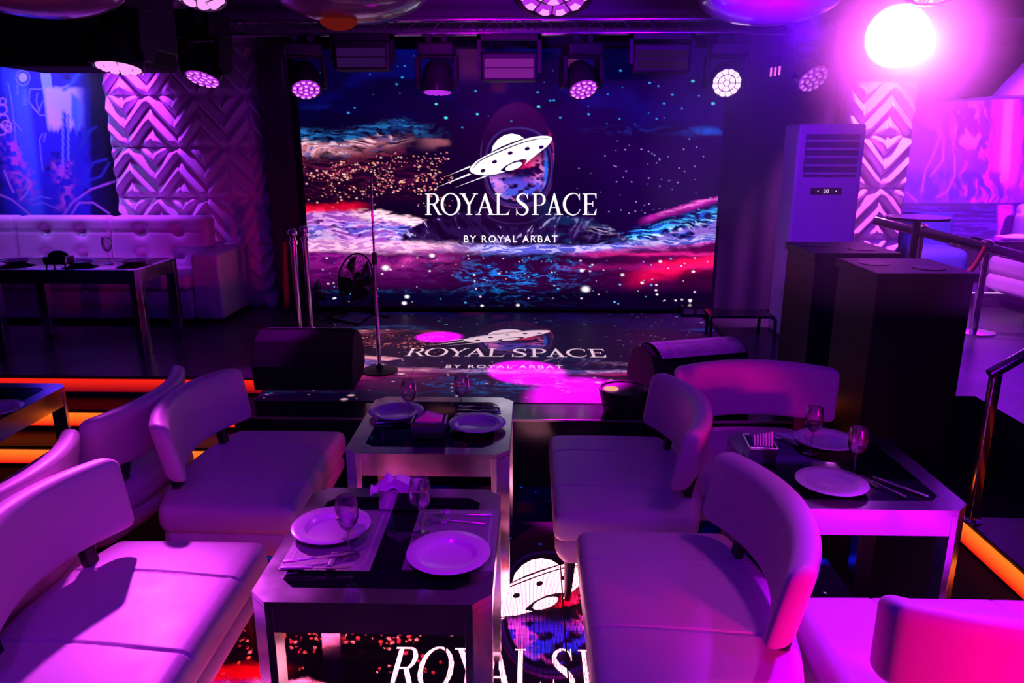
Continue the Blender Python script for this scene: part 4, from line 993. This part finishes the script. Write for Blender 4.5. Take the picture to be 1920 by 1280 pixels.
# small things at the right back of the stage
p = onz(1300, 592, PZ); t = thing('stage_box', 'small black double box on the stage floor near the right foot of the screen', 'box', (p[0], p[1], PZ+.004))
MB().box(-.13, .13, -.08, .08, 0, .10).build('case', M['gloss'], t, bevel=.01); MB().box(-.11, -.01, -.083, -.079, .03, .08).box(.01, .11, -.083, -.079, .03, .08).build('ports', M['dim_panel'], t)
p = onz(1385, 640, PZ); t = thing('folding_stand', 'dark low metal stand on the stage to the right of the screen', 'stand', (p[0], p[1], PZ+.004))
for sx in (-1, 1): MB().tube([(sx*.26, -.1, 0), (sx*.26, -.08, .20), (sx*.22, .2, .22), (sx*.22, .22, 0)], .014, 8).build('side_frame', M['gloss'], t, smooth=50)
MB().box(-.26, .26, -.06, .2, .205, .225).build('top_plate', M['gloss'], t)

# ------------------------------------------------------------------ pedestals, air conditioner
def pedestal(x0, x1, y0, y1, z0, z1, label):
    cx, cy = (x0+x1)/2, (y0+y1)/2; hx, hy = (x1-x0)/2, (y1-y0)/2
    t = thing('black_pedestal', label, 'pedestal', (cx, cy, z0), group='black pedestals with round wells')
    h = z1-z0
    MB().box(-hx+.015, hx-.015, -hy+.015, hy-.015, 0, h-.05).build('body', M['ped'], t, bevel=.006)
    MB().box(-hx, hx, -hy, hy, h-.05, h).build('top_slab', M['ped'], t, bevel=.004)
    for sx, sy in ((-.5, .25), (.35, -.35)):
        MB().lathe([(.085, 0), (.085, .004), (.070, .0045), (.001, .0025)], 36, c=(hx*sx, hy*sy, h)).build('well_ring', M['black'], t, smooth=40)
    return t
M['ped'] = mat('pedestal_black', (.010, .008, .016), .5)
pedestal(1.89, 2.44, 4.07, 4.64, .001, 1.35, 'black square pedestal on the floor behind the right table, two round wells on top')
pedestal(1.84, 2.40, 4.86, 5.44, PZ+.001, 1.35, 'farther black pedestal on the platform in front of the air conditioner')
ax0, ax1 = 2.12, 2.66
t = thing('air_conditioner', 'white floor-standing air conditioner with dark louvres and lit display behind the pedestals', 'air conditioner', ((ax0+ax1)/2, 6.30, PZ+.001))
hw = .265
MB().box(-hw, hw, -.10, .25, 0, 1.74).build('casing', M['white'], t, bevel=.02)
MB().box(-hw+.06, hw-.05, -.112, -.099, 1.33, 1.66).build('vent_recess', M['grille_dark'], t)
for k in range(5): MB().box(-hw+.062, hw-.052, -.128, -.105, 1.350+k*.063, 1.350+k*.063+.016).build('louvre', M['white'], t)
MB().box(-.13, .12, -.106, -.099, 1.19, 1.245).build('display_panel', M['black'], t)
cu = bpy.data.curves.new('digits', 'FONT'); cu.body = '20'; cu.size = .045
q = bpy.data.objects.new('digits', cu); COL.objects.link(q); bpy.context.view_layer.update(); me = bpy.data.meshes.new_from_object(q); bpy.data.objects.remove(q)
me.materials.clear(); me.materials.append(M['display']); q = bpy.data.objects.new('digits', me); COL.objects.link(q); q.parent = t; q.location = (-.03, -.1075, 1.202); q.rotation_euler = (PI/2, 0, 0)
MB().box(-.075, -.068, -.1075, -.106, 1.212, 1.222).box(.07, .077, -.1075, -.106, 1.212, 1.222).build('key_light', M['display'], t)

# ------------------------------------------------------------------ railings and the far right
t = thing('stair_handrail', 'polished steel handrail beside the lit steps at the right', 'handrail', (2.29, 3.56, .146))
MB().rbox((0, 0, .40), (.045, .045, .80), .008, (1, 1, 4)).build('post', M['chrome_clean'], t, smooth=40, weld=True)
MB().rbox((.63, 0, .70), (.045, .045, 1.1), .008, (1, 1, 4)).build('post', M['chrome_clean'], t, smooth=40, weld=True)
MB().tube([(-.03, 0, .79), (.63, 0, 1.24), (1.3, 0, 1.24)], .028, 12).build('rail', M['chrome_clean'], t, smooth=50)
MB().lathe([(.05, 0), (.05, .008), (.03, .012)], 24).build('foot_plate', M['chrome_clean'], t)
rail = thing('platform_railing', 'dark padded railing crossing the far right on round chrome posts', 'railing', (0, 0, PZ))
ra = ony(1640, 412, 6.9); rb = ony(1990, 500, 6.1)
MB().tube([(ra[0], ra[1], ra[2]-PZ), (rb[0], rb[1], rb[2]-PZ)], .045, 12).build('rail', M['gloss'], rail, smooth=50)
for px, py in ((1727, 425), (1850, 460)):
    f = (px-1640)/350; y = 6.9+(6.1-6.9)*f; q = ony(px, 412+88*f, y); zz = q[2]-PZ
    MB().tube([(q[0], q[1], .02), (q[0], q[1], zz)], .032, 14).build('post', M['chrome_clean'], rail, smooth=50)
    MB().lathe([(.001, 0), (.17, 0), (.17, .012), (.04, .03)], 36, c=(q[0], q[1], 0)).build('base', M['chrome_clean'], rail, smooth=40)
    MB().lathe([(.05, zz+.03), (.055, zz+.05), (.03, zz+.07), (.001, zz+.075)], 24, c=(q[0], q[1], 0)).build('finial', M['chrome_clean'], rail, smooth=50)
q0 = ony(1842, 460, 6.35); q1 = ony(1800, 512, 6.35)
tag(MB().tube([(q0[0]+(q1[0]-q0[0])*a, 6.30, q0[2]+(q1[2]-q0[2])*a-.06*math.sin(PI*a)) for a in [k/10 for k in range(11)]], .02, 10).build('velvet_rope', M['redrope'], smooth=60), 'twisted red rope hanging from the railing at the far right', 'rope')
# high table and blue cloth chair behind the railing
p = onz(1745, 560, PZ)
t = thing('cloth_chair', 'blue cloth-covered chair behind the pedestal under the railing', 'chair', (4.05, 7.6, PZ+.001))
MB().rbox((0, 0, .30), (.52, .5, .58), .10, (4, 4, 4)).build('seat', M['cloth'], t, smooth=70, weld=True)
MB().rbox((0, .22, .55), (.56, .14, .72), .07, (4, 2, 6), lambda x, y, z: (x*(1-.15*max(0, z)), y, z)).build('backrest', M['cloth'], t, smooth=70, weld=True)
t = thing('high_table', 'small dark high table with chrome footring beside the quilted pillar', 'table', (3.12, 6.15, PZ+.001))
MB().lathe([(.001, 1.0), (.24, 1.0), (.24, 1.02), (.001, 1.02)], 32).build('top', M['gloss'], t, smooth=40)
MB().tube([(0, 0, .02), (0, 0, 1.0)], .03, 12).build('column', M['gloss'], t, smooth=50)
MB().tube([(.2*math.cos(2*PI*k/24), .2*math.sin(2*PI*k/24), .62) for k in range(25)], .010, 8).build('foot_ring', M['chrome_clean'], t, smooth=50)
MB().lathe([(.001, 0), (.20, 0), (.20, .012), (.04, .03)], 32).build('base', M['chrome_clean'], t, smooth=40)
# raised tier with a glowing edge, seats and table on it
struct('floor_tier', MB().box(3.9, 8.1, 7.45, 9.05, PZ+.001, PZ+.16), M['platform'])
tag(MB().box(3.95, 8.0, 7.435, 7.448, PZ+.145, PZ+.155).build('edge_light', M['white_line']), 'thin white light line along the far right tier', 'light strip')
def armless(loc, rz, s_, label):
    t = thing('white_pouffe_seat', label, 'seat', loc, rz, group='white seats on the far right platform')
    MB().rbox((0, 0, .42), (.8, .62, .20), .07, (6, 4, 3)).build('seat_cushion', M['leather_far'], t, smooth=70, weld=True)
    MB().rbox((0, 0, .25), (.8, .62, .18), .06, (6, 4, 3)).build('base', M['leather_far'], t, smooth=70, weld=True)
    for sx in (-1, 1):
        for sy in (-1, 1): MB().tube([(sx*.30, sy*.22, .18), (sx*.33, sy*.25, 0)], [.03, .018], 10).build('leg', M['legwood'], t, smooth=50)
    t.scale = (s_,)*3
    return t
p = onz(1950, 590, PZ); armless((p[0]+.12, p[1]+.20, PZ+.001), .1, 1.0, 'white cushioned seat on dark legs cut by the right frame edge')
p = onz(1930, 470, PZ+.6); t = thing('far_sofa', 'white sofa at the far right in front of the magenta mural', 'sofa', (6.35, 8.45, PZ+.161))
MB().rbox((0, 0, .22), (1.6, .7, .40), .06, (6, 4, 3)).build('seat', M['leather_far'], t, smooth=70, weld=True)
MB().rbox((0, .28, .42), (1.6, .2, .70), .07, (6, 2, 4)).build('backrest', M['leather_far'], t, smooth=70, weld=True)
MB().rbox((-.72, 0, .40), (.2, .7, .55), .06, (2, 4, 4)).build('armrest', M['leather_far'], t, smooth=70, weld=True)
t = thing('low_table', 'low dark table with folded napkins behind the far right railing', 'table', (5.05, 7.85, PZ+.161))
MB().box(-.35, .35, -.25, .25, .44, .48).build('top', M['gloss'], t, bevel=.01); MB().box(-.05, .05, -.05, .05, .01, .44).build('column', M['gloss'], t); MB().box(-.2, .2, -.2, .2, 0, .02).build('base', M['gloss'], t)
tag(MB().grid(8, 6, lambda a, b: (4.85+.35*a, 7.75+.2*b, PZ+.66+.03*math.sin(3*a)*math.sin(3*b))).build('table_napkin', M['napkin'], smooth=60), 'white folded napkin on the low table at the far right', 'napkin')

# ------------------------------------------------------------------ truss and lights
tr = thing('lighting_truss', 'steel lighting truss with chrome tubes above the video wall', 'truss')
ty = 6.28; tz = ony(960, 62, ty)[2]
for dy, dz in ((0, 0), (0, .10), (.22, .05)):
    MB().tube([(-3.4, ty+dy, tz+dz), (3.0, ty+dy, tz+dz)], .022, 12).build('chord', M['chrome'], tr, smooth=50)
mb = MB()
for k in range(32):
    x = -3.4+.2*k; mb.tube([(x, ty, tz), (x+.1, ty+.22, tz+.05), (x+.2, ty, tz)], .008, 6); mb.tube([(x, ty, tz), (x+.1, ty, tz+.1), (x+.2, ty, tz)], .007, 6)
mb.build('lacing', M['black'], tr, smooth=50)
for x in (-3.2, 2.9): MB().tube([(x, ty, tz+.1), (x, ty, 3.55 if x < -2.6 else 3.02)], .015, 8).build('hanger', M['black'], tr)
def make_head():
    """moving wash head: z up, base at the top, lens part pivots about the yoke axis"""
    t = thing('moving_head_light', '', 'stage light', group='moving head wash lights')
    MB().box(-.14, .14, -.11, .11, -.09, 0).build('base', M['black'], t, bevel=.015)
    mb = MB()
    for s_ in (-1, 1): mb.prism([(-.06, -.09), (.06, -.09), (.075, -.26), (.04, -.33), (-.04, -.33), (-.075, -.26)], s_*.15-.018, s_*.15+.018, lambda y, z, x: (x, y, z))
    mb.box(-.165, .165, -.07, .07, -.105, -.088); mb.build('yoke', M['black'], t, bevel=.008)
    return t
def head_pivot(t, tilt, rz, lens='lens', core='lens_core'):
    """tilt 0 = straight down"""
    rot = (tilt, 0, 0); c = (0, 0, -.26)
    b = MB().lathe([(.001, .13), (.07, .13), (.115, .06), (.122, -.06), (.122, -.10), (.114, -.104), (.11, -.092), (.001, -.092)], 36).build('head', M['lens_house'], t, smooth=40, loc=c, rot=rot)
    mb = MB(); mc = MB()
    def cell(poly):
        cx = sum(p[0] for p in poly)/len(poly); cy = sum(p[1] for p in poly)/len(poly); n = len(poly)
        v0 = [(x, y, -.097) for x, y in poly]; v1 = [(cx+(x-cx)*.62, cy+(y-cy)*.62, -.108) for x, y in poly]
        mb.add(v0+v1, [(k, n+k, n+(k+1) % n, (k+1) % n) for k in range(n)]); mc.add(v1, [tuple(range(n))[::-1]])
    cell([(.0235*math.cos(PI*k/3), .0235*math.sin(PI*k/3)) for k in range(6)])
    for n_, r0, r1 in ((6, .0275, .0655), (12, .070, .110)):
        for k in range(n_):
            a0, a1 = 2*PI*k/n_, 2*PI*(k+1)/n_; g0, g1 = .0022/r0, .0022/r1
            arc = lambda r, u, v, n: [(r*math.cos(u+(v-u)*q/n), r*math.sin(u+(v-u)*q/n)) for q in range(n+1)]
            m_ = (a0+a1)/2; o_ = arc(r1, a0+g1, a1-g1, 4); o_ = [(x*(1-.05*abs(q-2)/2), y*(1-.05*abs(q-2)/2)) for q, (x, y) in enumerate(o_)]
            cell(arc(r0, a0+g0, a1-g0, 3)+o_[::-1])
    if lens == 'lens_blind': MB().lathe([(.001, -.0965), (.110, -.0965), (.110, -.094), (.001, -.094)], 36).build('lamp_disc', M[lens], t, loc=c, rot=rot)
    mb.build('lens_cells', M[lens], t, smooth=40, loc=c, rot=rot); mc.build('lens_centres', M[core], t, loc=c, rot=rot)
heads = [  # px, py of the lens, distance, tilt, spin, lens materials, label
    (574, 168, 6.2, .62, .35, 'lens', 'lens_core', 'moving head light with violet honeycomb lens at the left end above the screen'),
    (820, 173, 6.2, .12, 0, 'lens', 'lens', 'moving head light pointing down left of the lit strobe panel'),
    (1094, 168, 6.2, .62, .30, 'lens', 'lens_core', 'moving head light right of the lit strobe panel'),
    (1363, 156, 6.2, 1.15, -.08, 'lens_bright', 'lens_bright', 'brightly glowing moving head light above the right end of the screen'),
    (1525, 148, 5.7, .85, .35, 'lens', 'lens_core', 'moving head light in the purple haze above the air conditioner'),
    (380, 148, 5.3, .45, -.3, 'lens', 'lens_core', 'moving head light in front of the quilted panel'),
    (222, 127, 4.0, .22, -.1, 'lens_core', 'lens_core', 'moving head light peeking below the large black hanging box at left'),
    (365, -18, 3.0, .5, -.2, 'lens_core', 'lens_core', 'near moving head light cut by the top frame edge above the quilted panel'),
    (1040, -22, 2.25, .55, .05, 'lens', 'lens_core', 'large near moving head light at the top frame edge in the middle'),
    (1765, -42, 2.6, .6, -.1, 'lens_bright', 'lens_core', 'near moving head light at the top frame edge at right'),
]
for px, py, y, tilt, rz, l1, l2, lb in heads:
    t = make_head(); lx, ly, lz = ony(px, py, y)
    # the lens centre lies .10 below the pivot along the tilted axis
    off = Vector((0, -math.sin(tilt)*.10, -.26-math.cos(tilt)*.10)); c, s_ = math.cos(rz), math.sin(rz)
    ox, oy = off.x*c-off.y*s_, off.x*s_+off.y*c
    t.location = (lx-ox, ly-oy, lz-off.z); t.rotation_euler = (0, 0, rz); t['label'] = lb
    head_pivot(t, -tilt, rz, l1, l2)
    zt = tz-.02 if 6.0 < y < 6.4 else 3.55
    h = zt-(lz-off.z)
    if h > .02:
        for sx in (-.06, .06): MB().box(sx-.02, sx+.02, -.03, .07, 0, h).build('clamp', M['black'], t)
# blinding head
t = make_head(); t['label'] = 'blinding white-magenta moving head light at the upper right'; t.location = (L10[0], L10[1]+.10, L10[2]+.30); rzb = math.atan2(-L10[0], L10[1])*-1
t.rotation_euler = (0, 0, -math.atan2(L10[0], L10[1])+.0); head_pivot(t, -1.40, 0, 'lens_blind', 'lens_blind')
for sx in (-.06, .06): MB().box(sx-.02, sx+.02, -.02, .02, 0, 3.55-L10[2]-.30).build('clamp', M['black'], t)
# strobes
def strobe(px, py, m, label):
    x, y, z = ony(px, py, 6.2)
    t = thing('strobe_panel', label, 'stage light', (x, y, z), group='strobe panels on the truss')
    MB().box(-.22, .22, -.05, .10, -.10, .12).build('housing', M['black'], t, bevel=.02)
    MB().box(-.19, .19, -.062, -.051, -.075, -.005).build('lamp_window', M[m], t); MB().box(-.19, .19, -.062, -.051, .003, .065).build('lamp_window', M[m], t)
    MB().box(-.25, -.222, -.02, .05, -.03, tz-z-.02).box(.222, .25, -.02, .05, -.03, tz-z-.02).box(-.25, .25, -.02, .05, tz-z-.06, tz-z-.02).build('bracket', M['black'], t)
strobe(680, 108, 'dim_panel', 'dark rectangular strobe panel on the left of the truss')
strobe(955, 128, 'lit_panel', 'purple-lit rectangular strobe panel at the middle of the truss')
strobe(1240, 112, 'dim_panel', 'dark rectangular strobe panel right of the middle on the truss')
# small bar of pink lights
x, y, z = ony(1461, 133, 6.6); t = thing('led_bar', 'small fixture with five pink slits in the haze', 'stage light', (x, y, z))
MB().box(-.12, .12, 0, .10, -.07, .12).build('housing', M['black'], t, bevel=.01)
MB().box(-.015, .015, .03, .06, .12, 3.02-z).build('bracket', M['black'], t)
for k in range(5): MB().box(-.075+.034*k, -.06+.034*k, -.008, -.001, -.045+.006*k, .025+.006*k).build('slit', M['red_dot'], t)
# big black hanging boxes at the left
x, y, z = ony(138, 76, 4.3); t = thing('hanging_speaker', 'large black loudspeaker box hanging at the upper left', 'loudspeaker', (x, y, z))
MB().box(-.41, .41, -.1, .35, -.14, .20).build('cabinet', M['matte'], t, bevel=.025); MB().box(-.03, .03, .05, .11, .2, 3.55-z).build('bracket', M['black'], t)
MB().box(.30, .44, -.04, .30, -.05, .28).build('side_bracket', M['black'], t, bevel=.01)
x, y, z = ony(365, 70, 5.8); t = thing('hanging_projector', 'black box fixture hanging in front of the quilted panel', 'projector', (x, y, z))
MB().box(-.17, .17, -.1, .3, -.10, .18).build('housing', M['matte'], t, bevel=.02); MB().box(-.03, .03, .05, .11, .18, 3.55-z).build('bracket', M['black'], t)
MB().box(-.12, .12, -.11, -.10, -.09, -.06).build('lens_slot', M['gloss'], t)
# pendant dishes at the top edge
def pendant(px, py, y, r, label, lit=False):
    x, y, z = ony(px, py, y); t = thing('pendant_lamp', label, 'pendant lamp', (x, y, z), group='large round pendant lamps')
    P = [(.001, 0)]+[(r*math.sin(a), .16*(1-math.cos(a))*r/.4) for a in [PI/2*k/12 for k in range(1, 13)]]+[(r*.98, .20*r/.4), (r*.9, .22*r/.4), (.001, .24*r/.4)]
    MB().lathe(P, 64, cap=False).build('dish', M['dish'], t, smooth=50)
    MB().tube([(0, 0, .22*r/.4), (0, 0, 3.55-z)], .012, 8).build('cord', M['black'], t)
    if lit: MB().lathe([(.001, -.05)]+[(.10*math.sin(a), -.05+.05*(1-math.cos(a))) for a in [PI/2*k/8 for k in range(1, 9)]], 32, c=(-.05, -.1, .0), cap=False).build('inner_lamp', M['inner'], t, smooth=50)
M['inner'] = emat('inner_lamp_glow', (.22, .012, .01), .5)
pendant(80, 33, 3.2, .33, 'large round pendant lamp at the upper left corner')
pendant(660, 44, 4.4, .42, 'large round pendant lamp with reddish bulb at the top edge', True)
pendant(1440, 47, 4.4, .38, 'large round pendant lamp at the top edge with bright violet rim')

# ------------------------------------------------------------------ haze on the right side
hz = MB().box(0.95, 7.6, 2.3, 7.0, 1.50, 3.0).build('haze', None or M['wall'])
m = bpy.data.materials.new('haze_volume'); m.use_nodes = True; nt = m.node_tree; nt.nodes.clear()
out = nt.nodes.new('ShaderNodeOutputMaterial'); vs = nt.nodes.new('ShaderNodeVolumeScatter'); vs.inputs['Density'].default_value = .12; vs.inputs['Anisotropy'].default_value = .35
vs.inputs['Color'].default_value = (1, 1, 1, 1); nt.links.new(vs.outputs[0], out.inputs['Volume']); hz.data.materials.clear(); hz.data.materials.append(m)
tag(hz, 'thin purple stage haze drifting under the ceiling at the right', 'haze', kind='stuff')

puff = MB().lathe([(.001, -.42)]+[(.42*math.sin(a), -.42*math.cos(a)) for a in [PI*k/16 for k in range(1, 16)]]+[(.001, .42)], 32, cap=False).build('haze', M['wall'], loc=(L10[0]-.06, L10[1]-.12, L10[2]))  # dense haze sphere added to form the lamp's glare halo
m = bpy.data.materials.new('glare_halo'); m.use_nodes = True; nt = m.node_tree; nt.nodes.clear()
out = nt.nodes.new('ShaderNodeOutputMaterial'); vs = nt.nodes.new('ShaderNodeVolumeScatter'); vs.inputs['Anisotropy'].default_value = .3
tc = nt.nodes.new('ShaderNodeTexCoord'); ln = nt.nodes.new('ShaderNodeVectorMath'); ln.operation = 'LENGTH'; mr = nt.nodes.new('ShaderNodeMapRange')
nt.links.new(tc.outputs['Object'], ln.inputs[0]); nt.links.new(ln.outputs['Value'], mr.inputs['Value']); mr.inputs['From Min'].default_value = .05; mr.inputs['From Max'].default_value = .42
mr.inputs['To Min'].default_value = 6.0; mr.inputs['To Max'].default_value = 0; nt.links.new(mr.outputs[0], vs.inputs['Density']); nt.links.new(vs.outputs[0], out.inputs['Volume'])
puff.data.materials.clear(); puff.data.materials.append(m)
tag(puff, 'added haze sphere making the glare halo around the blinding light at the upper right', 'haze', kind='stuff')
